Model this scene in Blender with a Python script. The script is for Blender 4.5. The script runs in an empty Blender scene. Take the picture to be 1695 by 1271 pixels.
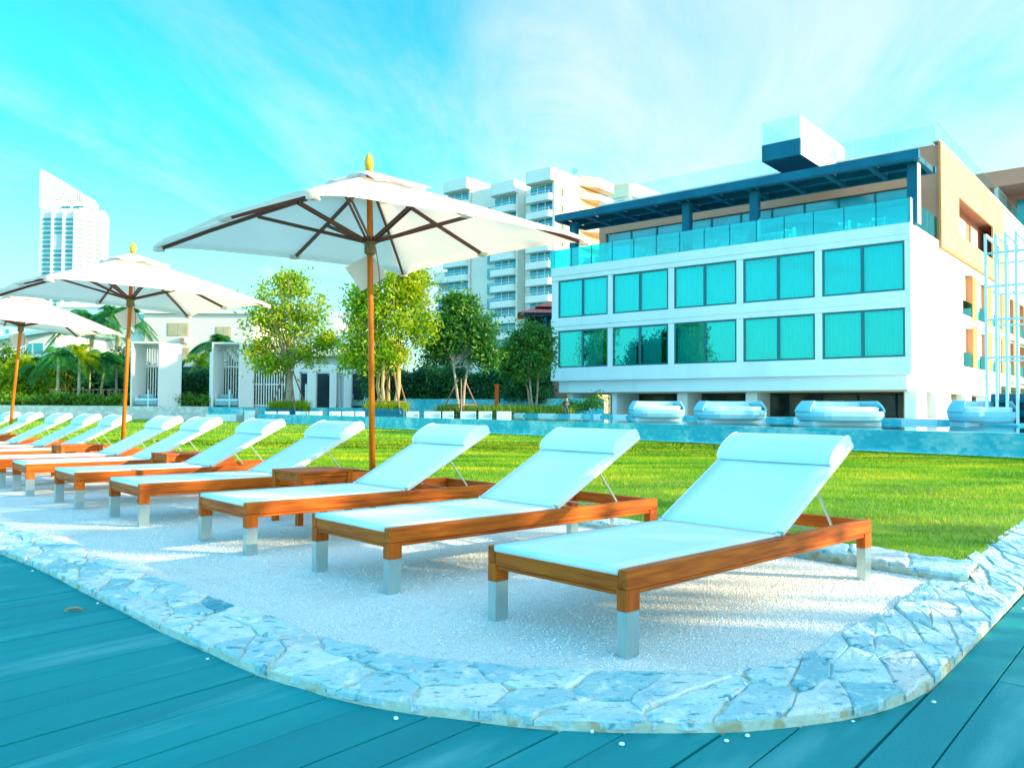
import bpy, math, random
import numpy as np
from mathutils import Vector, Matrix
R = math.radians
rnd = random.Random(7)
nrs = np.random.RandomState(5)
scene = bpy.context.scene
col = scene.collection
EXPO = 1.74
SKYTINT = (.13, 1.0, 1.04, 1)
CLOUDCOL = (2.28, 2.60, 2.58, 1)
SKYSTR = .12
CLO, CHI = .74, 1.32
ADDED_SHADE_TREES = [(14.5,-1.6,7.0,3.3)]

# ------------------------------------------------------------------ camera
PIT, ROL = R(1.6336), R(.344)
FPX, CX, CY = 1354.5, 847.5, 635.5
_cp, _sp, _cr, _sr = math.cos(PIT), math.sin(PIT), math.cos(ROL), math.sin(ROL)
_f = Vector((0, _cp, _sp)); _u0 = Vector((0, -_sp, _cp)); _r0 = Vector((1, 0, 0))
_r = _r0*_cr + _u0*_sr; _u = -_r0*_sr + _u0*_cr
cam = bpy.data.objects.new('camera', bpy.data.cameras.new('camera')); col.objects.link(cam)
m = Matrix((( _r.x, _u.x, -_f.x, 0), (_r.y, _u.y, -_f.y, 0), (_r.z, _u.z, -_f.z, 1.0), (0, 0, 0, 1)))
cam.matrix_world = m
cam.data.sensor_width = 36; cam.data.sensor_fit = 'HORIZONTAL'
cam.data.lens = 36*FPX/1695; cam.data.clip_start = .05; cam.data.clip_end = 6000
scene.camera = cam

# ------------------------------------------------------------------ light
SUN_YAW, SUN_EL = 102, 17
sd = Vector((math.sin(R(SUN_YAW))*math.cos(R(SUN_EL)), math.cos(R(SUN_YAW))*math.cos(R(SUN_EL)), math.sin(R(SUN_EL))))
sun = bpy.data.objects.new('sun', bpy.data.lights.new('sun', 'SUN')); col.objects.link(sun)
sun.data.energy = 3.0; sun.data.angle = R(.6); sun.data.color = (1, .74, .42)
sun.rotation_euler = (-sd).to_track_quat('-Z', 'Y').to_euler()
scene.view_settings.view_transform = 'Standard'; scene.view_settings.look = 'None'
scene.view_settings.exposure = EXPO; scene.view_settings.gamma = 1

world = bpy.data.worlds.new('World'); scene.world = world; world.use_nodes = True
def build_world():
    nt = world.node_tree; N = nt.nodes; L = nt.links; N.clear()
    out = N.new('ShaderNodeOutputWorld'); bg = N.new('ShaderNodeBackground'); L.new(bg.outputs[0], out.inputs[0])
    sky = N.new('ShaderNodeTexSky'); sky.sky_type = 'NISHITA'; sky.sun_disc = False
    sky.sun_elevation = R(SUN_EL); sky.sun_rotation = R(SUN_YAW); sky.air_density = 1; sky.dust_density = .4
    tint = N.new('ShaderNodeMix'); tint.data_type = 'RGBA'; tint.blend_type = 'MULTIPLY'; tint.inputs[0].default_value = 1
    L.new(sky.outputs[0], tint.inputs[6]); tint.inputs[7].default_value = SKYTINT
    # high thin cloud, laid out on a flat sheet far above: direction / elevation
    tc = N.new('ShaderNodeTexCoord'); sep = N.new('ShaderNodeSeparateXYZ'); L.new(tc.outputs['Generated'], sep.inputs[0])
    def M(op, a, b=None, c=None, clamp=False):
        n = N.new('ShaderNodeMath'); n.operation = op; n.use_clamp = clamp
        for i, v in enumerate((a, b, c)):
            if v is None: continue
            if isinstance(v, (int, float)): n.inputs[i].default_value = v
            else: L.new(v, n.inputs[i])
        return n.outputs[0]
    zz = M('ADD', M('MAXIMUM', sep.outputs[2], 0.0), .07)
    px = M('DIVIDE', sep.outputs[0], zz); py = M('DIVIDE', sep.outputs[1], zz)
    a = R(11)     # the streaks run towards this azimuth
    ax = M('ADD', M('MULTIPLY', px, math.cos(a)), M('MULTIPLY', py, -math.sin(a)))
    al = M('ADD', M('MULTIPLY', px, math.sin(a)), M('MULTIPLY', py, math.cos(a)))
    def noise(sx, sy, off, det, rough, dist=0.3):
        cb = N.new('ShaderNodeCombineXYZ'); L.new(M('MULTIPLY', ax, sx), cb.inputs[0]); L.new(M('MULTIPLY', al, sy), cb.inputs[1]); cb.inputs[2].default_value = off
        n = N.new('ShaderNodeTexNoise'); n.inputs['Scale'].default_value = 1; n.inputs['Detail'].default_value = det
        n.inputs['Roughness'].default_value = rough; n.inputs['Distortion'].default_value = dist
        L.new(cb.outputs[0], n.inputs['Vector']); return n.outputs[0]
    n1 = noise(.50, .17, 3.1, 6, .60, .8); n2 = noise(1.7, .55, 9.4, 8, .70, .9); n3 = noise(.22, .15, 1.7, 3, .5, 0)
    s = M('ADD', M('ADD', M('MULTIPLY', n1, 1.05), M('MULTIPLY', n2, .5)), M('MULTIPLY', n3, .7))
    mr = N.new('ShaderNodeMapRange'); mr.interpolation_type = 'SMOOTHSTEP'
    mr.inputs[1].default_value = CLO; mr.inputs[2].default_value = CHI; mr.inputs[3].default_value = 0; mr.inputs[4].default_value = 1
    # more cloud towards the right, open blue high on the left
    bias = M('MULTIPLY', M('SUBTRACT', sep.outputs[0], M('MULTIPLY', sep.outputs[2], .55)), .34)
    L.new(M('ADD', s, bias), mr.inputs[0])
    hz = N.new('ShaderNodeMapRange'); hz.inputs[1].default_value = 0; hz.inputs[2].default_value = .34; hz.inputs[3].default_value = .78; hz.inputs[4].default_value = 0
    hz.interpolation_type = 'SMOOTHSTEP'
    L.new(sep.outputs[2], hz.inputs[0])
    mask = M('MAXIMUM', M('MULTIPLY', mr.outputs[0], .93), hz.outputs[0])
    mx = N.new('ShaderNodeMix'); mx.data_type = 'RGBA'; L.new(mask, mx.inputs[0]); L.new(tint.outputs[2], mx.inputs[6])
    mx.inputs[7].default_value = CLOUDCOL
    # sky brightening added overhead and behind the viewer, out of view, as fill light
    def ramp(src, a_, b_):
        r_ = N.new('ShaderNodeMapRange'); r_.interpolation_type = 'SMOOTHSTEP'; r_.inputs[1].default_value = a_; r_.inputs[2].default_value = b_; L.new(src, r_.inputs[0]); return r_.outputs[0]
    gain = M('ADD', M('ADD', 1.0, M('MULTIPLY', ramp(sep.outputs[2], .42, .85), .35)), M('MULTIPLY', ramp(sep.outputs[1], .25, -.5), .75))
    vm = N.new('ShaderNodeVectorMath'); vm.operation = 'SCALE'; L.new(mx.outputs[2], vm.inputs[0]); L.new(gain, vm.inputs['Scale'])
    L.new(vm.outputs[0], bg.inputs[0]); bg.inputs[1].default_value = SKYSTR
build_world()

# ------------------------------------------------------------------ materials
MATS = {}
def mat(name, c1, c2=None, scale=4, detail=4, rough=.6, metal=0, bump=0, bscale=None, spec=.5, stretch=(1,1,1), coords='Object',
        contrast=(.35,.65), transl=0, c3=None, s3=1., thr3=(.55,.62), alpha=None, vor=0, bdist=.01):
    if name in MATS: return MATS[name]
    mt = bpy.data.materials.new(name); mt.use_nodes = True; nt = mt.node_tree; N = nt.nodes; L = nt.links
    b = N['Principled BSDF']; b.inputs['Roughness'].default_value = rough; b.inputs['Metallic'].default_value = metal
    b.inputs['Specular IOR Level'].default_value = spec
    tc = N.new('ShaderNodeTexCoord'); mp = N.new('ShaderNodeMapping'); mp.inputs['Scale'].default_value = stretch
    L.new(tc.outputs[coords], mp.inputs[0])
    if coords == 'Object':      # world-like offset per object so that repeats differ
        oi = N.new('ShaderNodeObjectInfo'); va = N.new('ShaderNodeVectorMath'); va.operation = 'ADD'
        ml = N.new('ShaderNodeMath'); ml.operation = 'MULTIPLY'; ml.inputs[1].default_value = 31; L.new(oi.outputs['Random'], ml.inputs[0])
        L.new(mp.outputs[0], va.inputs[0]); L.new(ml.outputs[0], va.inputs[1]); vec = va.outputs[0]
    else: vec = mp.outputs[0]
    src = None
    if c2 is not None:
        if vor:
            n = N.new('ShaderNodeTexVoronoi'); n.inputs['Scale'].default_value = scale; L.new(vec, n.inputs['Vector'])
            sp = N.new('ShaderNodeSeparateColor'); L.new(n.outputs['Color'], sp.inputs[0]); fac = sp.outputs[0]
        else:
            n = N.new('ShaderNodeTexNoise'); n.inputs['Scale'].default_value = scale; n.inputs['Detail'].default_value = detail
            n.inputs['Roughness'].default_value = .6; L.new(vec, n.inputs['Vector']); fac = n.outputs[0]
        mr = N.new('ShaderNodeMapRange'); mr.inputs[1].default_value = contrast[0]; mr.inputs[2].default_value = contrast[1]; L.new(fac, mr.inputs[0])
        mx = N.new('ShaderNodeMix'); mx.data_type = 'RGBA'; L.new(mr.outputs[0], mx.inputs[0])
        mx.inputs[6].default_value = (*c1, 1); mx.inputs[7].default_value = (*c2, 1); src = mx.outputs[2]
        if c3 is not None:
            n3 = N.new('ShaderNodeTexNoise'); n3.inputs['Scale'].default_value = s3; n3.inputs['Detail'].default_value = 5; L.new(vec, n3.inputs['Vector'])
            m3 = N.new('ShaderNodeMapRange'); m3.inputs[1].default_value = thr3[0]; m3.inputs[2].default_value = thr3[1]; L.new(n3.outputs[0], m3.inputs[0])
            x3 = N.new('ShaderNodeMix'); x3.data_type = 'RGBA'; L.new(m3.outputs[0], x3.inputs[0]); L.new(src, x3.inputs[6]); x3.inputs[7].default_value = (*c3, 1); src = x3.outputs[2]
        L.new(src, b.inputs['Base Color'])
    else: b.inputs['Base Color'].default_value = (*c1, 1)
    if bump:
        nb = N.new('ShaderNodeTexNoise'); nb.inputs['Scale'].default_value = bscale or scale*3; nb.inputs['Detail'].default_value = 5; L.new(vec, nb.inputs['Vector'])
        bp = N.new('ShaderNodeBump'); bp.inputs['Strength'].default_value = bump; bp.inputs['Distance'].default_value = bdist
        L.new(nb.outputs[0], bp.inputs['Height']); L.new(bp.outputs[0], b.inputs['Normal'])
    if transl:
        tr = N.new('ShaderNodeBsdfTranslucent'); ms = N.new('ShaderNodeMixShader'); ms.inputs[0].default_value = transl
        if src is not None: L.new(src, tr.inputs[0])
        else: tr.inputs[0].default_value = (*c1, 1)
        L.new(b.outputs[0], ms.inputs[1]); L.new(tr.outputs[0], ms.inputs[2]); L.new(ms.outputs[0], N['Material Output'].inputs[0])
    MATS[name] = mt; return mt
def glass(name, tint, gloss=(.9, 1, 1), refl=.12, rough=.02, k=1.):
    if name in MATS: return MATS[name]
    mt = bpy.data.materials.new(name); mt.use_nodes = True; nt = mt.node_tree; N = nt.nodes; L = nt.links; N.remove(N['Principled BSDF'])
    t = N.new('ShaderNodeBsdfTransparent'); t.inputs[0].default_value = (*tint, 1)
    g = N.new('ShaderNodeBsdfGlossy'); g.inputs[0].default_value = (*gloss, 1); g.inputs['Roughness'].default_value = rough
    lw = N.new('ShaderNodeFresnel'); lw.inputs[0].default_value = 1.5
    ad = N.new('ShaderNodeMath'); ad.operation = 'MULTIPLY_ADD'; ad.use_clamp = True; ad.inputs[1].default_value = k; ad.inputs[2].default_value = refl; L.new(lw.outputs[0], ad.inputs[0])
    ms = N.new('ShaderNodeMixShader'); L.new(ad.outputs[0], ms.inputs[0]); L.new(t.outputs[0], ms.inputs[1]); L.new(g.outputs[0], ms.inputs[2])
    L.new(ms.outputs[0], N['Material Output'].inputs[0]); MATS[name] = mt; return mt

# ------------------------------------------------------------------ mesh helpers
class MB:
    def __init__(s): s.v = []; s.f = []
    def add(s, vs, fs):
        o = len(s.v); s.v += [tuple(p) for p in vs]; s.f += [tuple(i+o for i in f) for f in fs]; return s
    def box(s, x0, x1, y0, y1, z0, z1):
        if x0 > x1: x0, x1 = x1, x0
        if y0 > y1: y0, y1 = y1, y0
        if z0 > z1: z0, z1 = z1, z0
        return s.add([(x0,y0,z0),(x1,y0,z0),(x1,y1,z0),(x0,y1,z0),(x0,y0,z1),(x1,y0,z1),(x1,y1,z1),(x0,y1,z1)],
                     [(0,3,2,1),(4,5,6,7),(0,1,5,4),(1,2,6,5),(2,3,7,6),(3,0,4,7)])
    def tube(s, pts, rads, n=8, cap=True, flat=None):
        pts = [Vector(p) for p in pts]
        if isinstance(rads, (int, float)): rads = [rads]*len(pts)
        o = len(s.v); up = None
        for i, p in enumerate(pts):
            d = (pts[min(i+1, len(pts)-1)] - pts[max(i-1, 0)]).normalized()
            if up is None: up = Vector((0,0,1)) if abs(d.z) < .9 else Vector((1,0,0))
            a = d.cross(up).normalized(); b = a.cross(d).normalized(); up = b
            for k in range(n):
                t = 2*math.pi*(k+.5)/n; s.v.append(tuple(p + a*math.cos(t)*rads[i] + b*math.sin(t)*rads[i]*(flat or 1)))
        for i in range(len(pts)-1):
            for k in range(n):
                q = (k+1) % n; s.f.append((o+i*n+k, o+i*n+q, o+(i+1)*n+q, o+(i+1)*n+k))
        if cap:
            s.f.append(tuple(o+k for k in range(n))[::-1]); s.f.append(tuple(o+(len(pts)-1)*n+k for k in range(n)))
        return s
    def bar(s, p, q, w, h, up=(0,0,1)):   # rectangular bar from p to q
        p = Vector(p); q = Vector(q); d = (q-p).normalized(); u = Vector(up)
        a = d.cross(u).normalized()*w/2; b = a.cross(d).normalized()*h/2
        vs = [p-a-b, p+a-b, p+a+b, p-a+b, q-a-b, q+a-b, q+a+b, q-a+b]
        return s.add(vs, [(0,1,2,3),(7,6,5,4),(0,4,5,1),(1,5,6,2),(2,6,7,3),(3,7,4,0)])
    def lathe(s, prof, n=16, c=(0,0)):
        o = len(s.v)
        for r_, z in prof:
            for k in range(n):
                t = 2*math.pi*k/n; s.v.append((c[0]+r_*math.cos(t), c[1]+r_*math.sin(t), z))
        for i in range(len(prof)-1):
            for k in range(n):
                q = (k+1) % n; s.f.append((o+i*n+k, o+i*n+q, o+(i+1)*n+q, o+(i+1)*n+k))
        s.f.append(tuple(o+k for k in range(n))[::-1]); s.f.append(tuple(o+(len(prof)-1)*n+k for k in range(n)))
        return s
    def prism(s, poly, z0, z1):
        n = len(poly)
        return s.add([(x,y,z0) for x,y in poly]+[(x,y,z1) for x,y in poly],
            [tuple(range(n))[::-1], tuple(range(n,2*n))]+[(i,(i+1)%n,n+(i+1)%n,n+i) for i in range(n)])
    def grid(s, fn, nu, nv):
        o = len(s.v)
        for j in range(nv+1):
            for i in range(nu+1): s.v.append(tuple(fn(i/nu, j/nv)))
        for j in range(nv):
            for i in range(nu):
                a = o+j*(nu+1)+i; s.f.append((a, a+1, a+nu+2, a+nu+1))
        return s
    def build(s, name, m_, parent=None, bevel=0, smooth=False, loc=None, rotz=0, solid=0, seg=1):
        me = bpy.data.meshes.new(name); me.from_pydata(s.v, [], s.f); me.update()
        o = bpy.data.objects.new(name, me); col.objects.link(o)
        if m_ is not None: me.materials.append(m_)
        if parent is not None: o.parent = parent
        if loc is not None: o.location = loc
        if rotz: o.rotation_euler.z = rotz
        if smooth: me.polygons.foreach_set('use_smooth', [True]*len(me.polygons))
        if solid:
            md = o.modifiers.new('s', 'SOLIDIFY'); md.thickness = solid; md.offset = 0
        if bevel:
            md = o.modifiers.new('b', 'BEVEL'); md.width = bevel; md.segments = seg; md.limit_method = 'ANGLE'; md.angle_limit = R(50)
        return o
def npmesh(name, V, F_, m_, parent=None):
    "V (n,3) array, F_ (m,k) array of equal-sized faces"
    me = bpy.data.meshes.new(name); k = F_.shape[1]
    me.vertices.add(len(V)); me.vertices.foreach_set('co', np.asarray(V, np.float32).ravel())
    me.loops.add(F_.size); me.loops.foreach_set('vertex_index', np.asarray(F_, np.int32).ravel())
    me.polygons.add(len(F_)); me.polygons.foreach_set('loop_start', np.arange(0, F_.size, k, dtype=np.int32))
    me.update(calc_edges=True); me.validate()
    o = bpy.data.objects.new(name, me); col.objects.link(o); me.materials.append(m_)
    if parent is not None: o.parent = parent
    return o
def tag(o, label=None, cat=None, group=None, kind=None):
    if label: o['label'] = label
    if cat: o['category'] = cat
    if group: o['group'] = group
    if kind: o['kind'] = kind
    return o
def thing(name, label, cat, loc=(0,0,0), rz=0, group=None):
    o = bpy.data.objects.new(name, None); col.objects.link(o); o.location = loc; o.rotation_euler.z = rz; o.empty_display_size = .2
    return tag(o, label, cat, group)
def copy_tree(o, label=None, loc=None, rz=None, parent=None, scale=None):
    c = o.copy(); col.objects.link(c)
    if parent is not None: c.parent = parent
    for ch in list(o.children): copy_tree(ch, parent=c)
    if label: c['label'] = label
    if loc is not None: c.location = loc
    if rz is not None: c.rotation_euler.z = rz
    if scale is not None: c.scale = scale
    return c
def ray(x, y): return _f + _r*((x-CX)/FPX) - _u*((y-CY)/FPX)
def G(x, y, z=0):          # photo pixel -> point on the level z
    d = ray(x, y); t = (z-1)/d.z; return Vector((0,0,1)) + d*t
def at(x, y, Y):           # photo pixel -> point at distance Y
    d = ray(x, y); return Vector((0,0,1)) + d*(Y/d.y)
def structure(o): o['kind'] = 'structure'; return o

# ------------------------------------------------------------------ palette
wood = mat('teak', (.42,.070,.002), (.62,.140,.004), scale=3, stretch=(1.2,14,14), spec=.25, rough=.5, bump=.15, bscale=6, c3=(.24,.032,.002), s3=1.6, thr3=(.52,.75))
wood_y = mat('teak_cross', (.40,.064,.002), (.60,.13,.004), scale=3, stretch=(14,1.2,14), spec=.25, rough=.5, bump=.15, bscale=6, c3=(.24,.032,.002), s3=1.6, thr3=(.55,.8))
wood_z = mat('teak_leg', (.42,.068,.002), (.62,.13,.004), scale=3, stretch=(14,14,1.2), spec=.25, rough=.5, bump=.15, bscale=6)
steel = mat('brushed_steel', (.42,.55,.56), (.52,.66,.66), scale=8, stretch=(60,60,1), rough=.28, metal=.9)
sling = mat('sling_fabric', (.68,.84,.87), (.74,.88,.91), scale=3, rough=.85, bump=.25, bscale=900, bdist=.002)
alu = mat('white_aluminium', (.82,.84,.84), rough=.35)
canvas = mat('canvas', (.93,.86,.79), (.89,.82,.75), scale=2.5, rough=.9, transl=.42, bump=.08, bscale=30)
canvas_in = canvas
darkwood = mat('dark_wood', (.085,.022,.012), (.15,.04,.02), scale=3, stretch=(1,1,8), rough=.5)
polewood = mat('pole_wood', (.44,.095,.002), (.68,.20,.004), scale=2, stretch=(12,12,1), spec=.25, rough=.5)
finialm = mat('finial_wood', (.86,.43,.02), (.92,.52,.03), scale=5, rough=.4)
white = mat('white_render', (.76,.81,.81), (.80,.84,.84), scale=.6, rough=.8, c3=(.64,.72,.73), s3=.5, stretch=(1,1,.35), thr3=(.52,.8))
cream = mat('cream_render', (.76,.70,.64), (.82,.77,.71), scale=.2, rough=.8)
peach = mat('peach_render', (.80,.58,.42), (.84,.64,.48), scale=.2, rough=.8)
pinkw = mat('terracotta_render', (.56,.23,.15), (.62,.26,.17), scale=.3, rough=.8)
orange = mat('orange_fin', (.62,.20,.08), (.72,.26,.10), scale=.8, stretch=(4,4,.4), rough=.6)
navy = mat('dark_blue_steel', (.0,.11,.19), (.0,.15,.25), scale=.5, rough=.6, spec=.25)
cladm = mat('timber_cladding', (.50,.30,.13), (.78,.56,.31), scale=1.6, stretch=(9,9,.5), rough=.7)
teald = mat('dark_teal_frame', (.0,.13,.16), rough=.4)
winT = mat('teal_window', (.0,.24,.30), (.0,.38,.44), scale=.35, rough=.12, spec=.8)
winB = mat('blue_window', (.0,.17,.27), (.0,.33,.42), scale=.22, rough=.12, spec=.8)
groundg = mat('dark_ground_glass', (.01,.08,.09), (.22,.17,.08), scale=.35, rough=.15, spec=.3)
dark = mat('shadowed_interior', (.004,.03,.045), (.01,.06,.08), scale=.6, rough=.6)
pane = glass('teal_pane', (.0,.80,.80), gloss=(.15,.95,.95), refl=.10)
balg = glass('balustrade_glass', (.08,.80,.80), gloss=(.25,.9,.9), refl=.10)
clearg = glass('clear_glass', (.86,.98,.97), refl=.02, k=.35)
whitenedg = mat('sun_whitened_glass', (.80,.84,.82), rough=.15, transl=.5)  # whitening by the sun put into the look-out glass colour
curt = mat('curtain', (.80,.92,.90), (.9,.98,.96), scale=2, rough=.9)
tile = None
# ------------------------------------------------------------------ setting
YA, YB, YL, YP = -49.9, 40.1, 46.4, -38.65      # yaws: hotel front, hotel side / deck boards, loungers, pool wall
def dirv(yaw): return Vector((math.sin(R(yaw)), math.cos(R(yaw)), 0))
DA, DB, DL, DP, DR = dirv(YA), dirv(YB), dirv(YL), dirv(YP), dirv(-45.5)
A0 = Vector((.463, 3.28, 0))

mground = mat('far_ground', (.10,.16,.05), (.16,.2,.08), scale=.02, rough=1)
structure(MB().add([(-3000,-600,-1.2),(3000,-600,-1.2),(3000,5000,-1.2),(-3000,5000,-1.2)], [(0,1,2,3)]).build('ground', mground))

# deck boards -------------------------------------------------------
def deck_material():
    mt = mat('deck_composite', (.0,.245,.28), (.0,.30,.33), scale=1.4, rough=.7, spec=.25, bump=.3, bscale=70, c3=(.14,.50,.54), s3=1.3, thr3=(.55,.82), coords='Generated')
    nt = mt.node_tree; N = nt.nodes; L = nt.links
    for n in N:
        if n.type == 'TEX_COORD':
            for l in list(n.outputs['Generated'].links): L.new(n.outputs['Object'], l.to_socket)
    for n in N:
        if n.type == 'MAPPING': n.vector_type = 'TEXTURE'; n.inputs['Rotation'].default_value = (0,0,R(49.9)); n.inputs['Scale'].default_value = (2.0,.4,1)
    # each board its own tone
    b = N['Principled BSDF']; src = b.inputs['Base Color'].links[0].from_socket
    g = N.new('ShaderNodeNewGeometry'); hs = N.new('ShaderNodeHueSaturation'); mr = N.new('ShaderNodeMapRange')
    L.new(g.outputs['Random Per Island'], mr.inputs[0]); mr.inputs[3].default_value = .93; mr.inputs[4].default_value = 1.06
    L.new(mr.outputs[0], hs.inputs['Value']); L.new(src, hs.inputs['Color']); L.new(hs.outputs[0], b.inputs['Base Color'])
    return mt
dn = Vector((math.cos(R(YB)), -math.sin(R(YB)), 0))      # across the boards
mb = MB(); w0 = -1.983; k = 0; edges = []
q = w0 - .402*26
while q < 9:
    edges.append((q, q+.168)); edges.append((q+.168, q+.402)); q += .402
for ei, (a, b) in enumerate(edges):
    g_ = .0035; ga, gb = (.0025,.0055) if ei % 2 else (.0055,.0025); L0 = -4.5
    cuts = [L0]
    while cuts[-1] < 26: cuts.append(cuts[-1] + rnd.uniform(3.2, 5.4))
    for c0, c1 in zip(cuts, cuts[1:]):
        P = [dn*(a+ga)+DB*(c0+.002), dn*(b-gb)+DB*(c0+.002), dn*(b-gb)+DB*(c1-.002), dn*(a+ga)+DB*(c1-.002)]
        z1 = -.03 + rnd.uniform(-.0012,.0012)
        vs = [(p.x,p.y,-.075) for p in P]+[(p.x,p.y,z1) for p in P]
        mb.add(vs, [(4,5,6,7),(0,1,5,4),(1,2,6,5),(2,3,7,6),(3,0,4,7)])
structure(mb.build('deck', deck_material(), bevel=.003))
mb = MB(); P = [dn*-13+DB*-6, dn*10+DB*-6, dn*10+DB*30, dn*-13+DB*30]
structure(mb.add([(p.x,p.y,-.085) for p in P], [(0,1,2,3)]).build('deck_base', mat('deck_void', (.0,.03,.05), rough=1)))

# outlines of the planting bed edge --------------------------------
outer_px = [(0,917),(64,941),(117,970),(195,1009),(230,1026),(269,1048),(304,1062),(336,1076),(393,1104),(442,1124),(510,1141),(553,1157),
  (600,1166),(641,1175),(700,1184),(783,1193),(854,1203),(925,1209),(1059,1214),(1150,1213),(1232,1212),(1336,1200),(1417,1189),(1484,1170),(1536,1146),(1576,1107),(1640,1040),(1695,978)]
inner_px = [(0,870),(124,902),(177,924),(230,948),(301,970),(354,994),(425,1012),(496,1040),(549,1062),(600,1072),(659,1087),(801,1103),(960,1113),
  (1049,1117),(1095,1113),(1254,1111),(1302,1102),(1354,1074),(1417,1037),(1476,1007),(1506,985),(1547,957),(1695,861)]
def resample(P, n):
    L = [0]
    for a, b in zip(P, P[1:]): L.append(L[-1]+(b-a).length)
    out = []; j = 0
    for i in range(n+1):
        s = L[-1]*i/n
        while j < len(L)-2 and L[j+1] < s: j += 1
        t = (s-L[j])/max(L[j+1]-L[j], 1e-9); out.append(P[j].lerp(P[j+1], t))
    return out, L[-1]
outer = [G(x, y, -.03) for x, y in outer_px]; inner = [G(x, y, 0) for x, y in inner_px]
for P in (outer, inner):
    for p in P: p.z = 0
outer = [outer[0] + DR*9 + Vector((-.6,0,0))] + outer + [outer[-1] + DB*14]
inner = [inner[0] + DR*9 + Vector((-.3,0,0))] + inner + [inner[-1] + DB*12.5]
# smooth
def smooth(P, it=2):
    for _ in range(it):
        Q = [P[0]]
        for a, b in zip(P, P[1:]): Q += [a.lerp(b,.25), a.lerp(b,.75)]
        P = Q + [P[-1]]
    return P
outer = smooth(outer); inner = smooth(inner)
back_near = Vector((2.937,5.42,0))                        # where the back kerb meets the right-hand strip
# gravel polygon (inner curve + kerb at the loungers' heads)
def st(v): d = v - A0; return d.dot(DL), d.dot(DR)
TB = 2.72                                               # kerb line, measured along the loungers
kerb_far = A0 + DL*TB + DR*26; kerb_nr = Vector((2.50,4.87,0))
gr = [p for p in inner if (p - kerb_nr).dot(DB) < .0 or p.x < 1.5]
gravel_poly = gr + [kerb_nr + (back_near-kerb_nr)*.0, Vector((.65,6.95,0)), kerb_far]
def poly_mesh(P, z):
    return MB().add([(p.x,p.y,z) for p in P], [tuple(range(len(P)))])
def gravel_material():
    mt = bpy.data.materials.new('white_gravel'); mt.use_nodes = True; nt = mt.node_tree; N = nt.nodes; L = nt.links; b = N['Principled BSDF']
    tc = N.new('ShaderNodeTexCoord')
    v = N.new('ShaderNodeTexVoronoi'); v.inputs['Scale'].default_value = 125; L.new(tc.outputs['Object'], v.inputs['Vector'])
    sp = N.new('ShaderNodeSeparateColor'); L.new(v.outputs['Color'], sp.inputs[0])
    cr = N.new('ShaderNodeValToRGB'); e = cr.color_ramp.elements
    e[0].position = 0; e[0].color = (.60,.82,.88,1); e[1].position = 1; e[1].color = (.95,.95,.93,1)
    for p, c in ((.03,(.46,.72,.80,1)),(.08,(.82,.91,.94,1)),(.45,(.88,.93,.95,1)),(.85,(.94,.95,.94,1)),(.95,(.90,.82,.76,1))):
        x = e.new(p); x.color = c
    L.new(sp.outputs[0], cr.inputs[0])
    n = N.new('ShaderNodeTexNoise'); n.inputs['Scale'].default_value = 1.3; n.inputs['Detail'].default_value = 6; L.new(tc.outputs['Object'], n.inputs['Vector'])
    mr = N.new('ShaderNodeMapRange'); mr.inputs[1].default_value = .52; mr.inputs[2].default_value = .78; L.new(n.outputs[0], mr.inputs[0]); mr.inputs[4].default_value = .55
    mx = N.new('ShaderNodeMix'); mx.data_type = 'RGBA'; mx.blend_type = 'MULTIPLY'; L.new(mr.outputs[0], mx.inputs[0]); L.new(cr.outputs[0], mx.inputs[6]); mx.inputs[7].default_value = (.86,.74,.64,1)
    L.new(mx.outputs[2], b.inputs['Base Color']); b.inputs['Roughness'].default_value = .85
    bp = N.new('ShaderNodeBump'); bp.inputs['Strength'].default_value = .9; bp.inputs['Distance'].default_value = .012; bp.invert = True
    L.new(v.outputs['Distance'], bp.inputs['Height']); L.new(bp.outputs[0], b.inputs['Normal'])
    return mt
mgravel = gravel_material()
def terrain(P, fn, m_, name, step=.12, box=None):
    "the polygon as one sheet"
    return poly_mesh(P, 0).build(name, m_)
structure(poly_mesh(gravel_poly, 0).build('gravel_bed', mgravel))
def inside(P, X, Y):
    x0 = np.array([p.x for p in P]); y0 = np.array([p.y for p in P]); n = len(P); c = np.zeros(len(X), bool)
    for i in range(n):
        j = (i-1) % n; k_ = ((y0[i] > Y) != (y0[j] > Y))
        with np.errstate(divide='ignore', invalid='ignore'): xi = (x0[j]-x0[i])*(Y-y0[i])/(y0[j]-y0[i])+x0[i]
        c ^= k_ & (X < xi)
    return c
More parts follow.
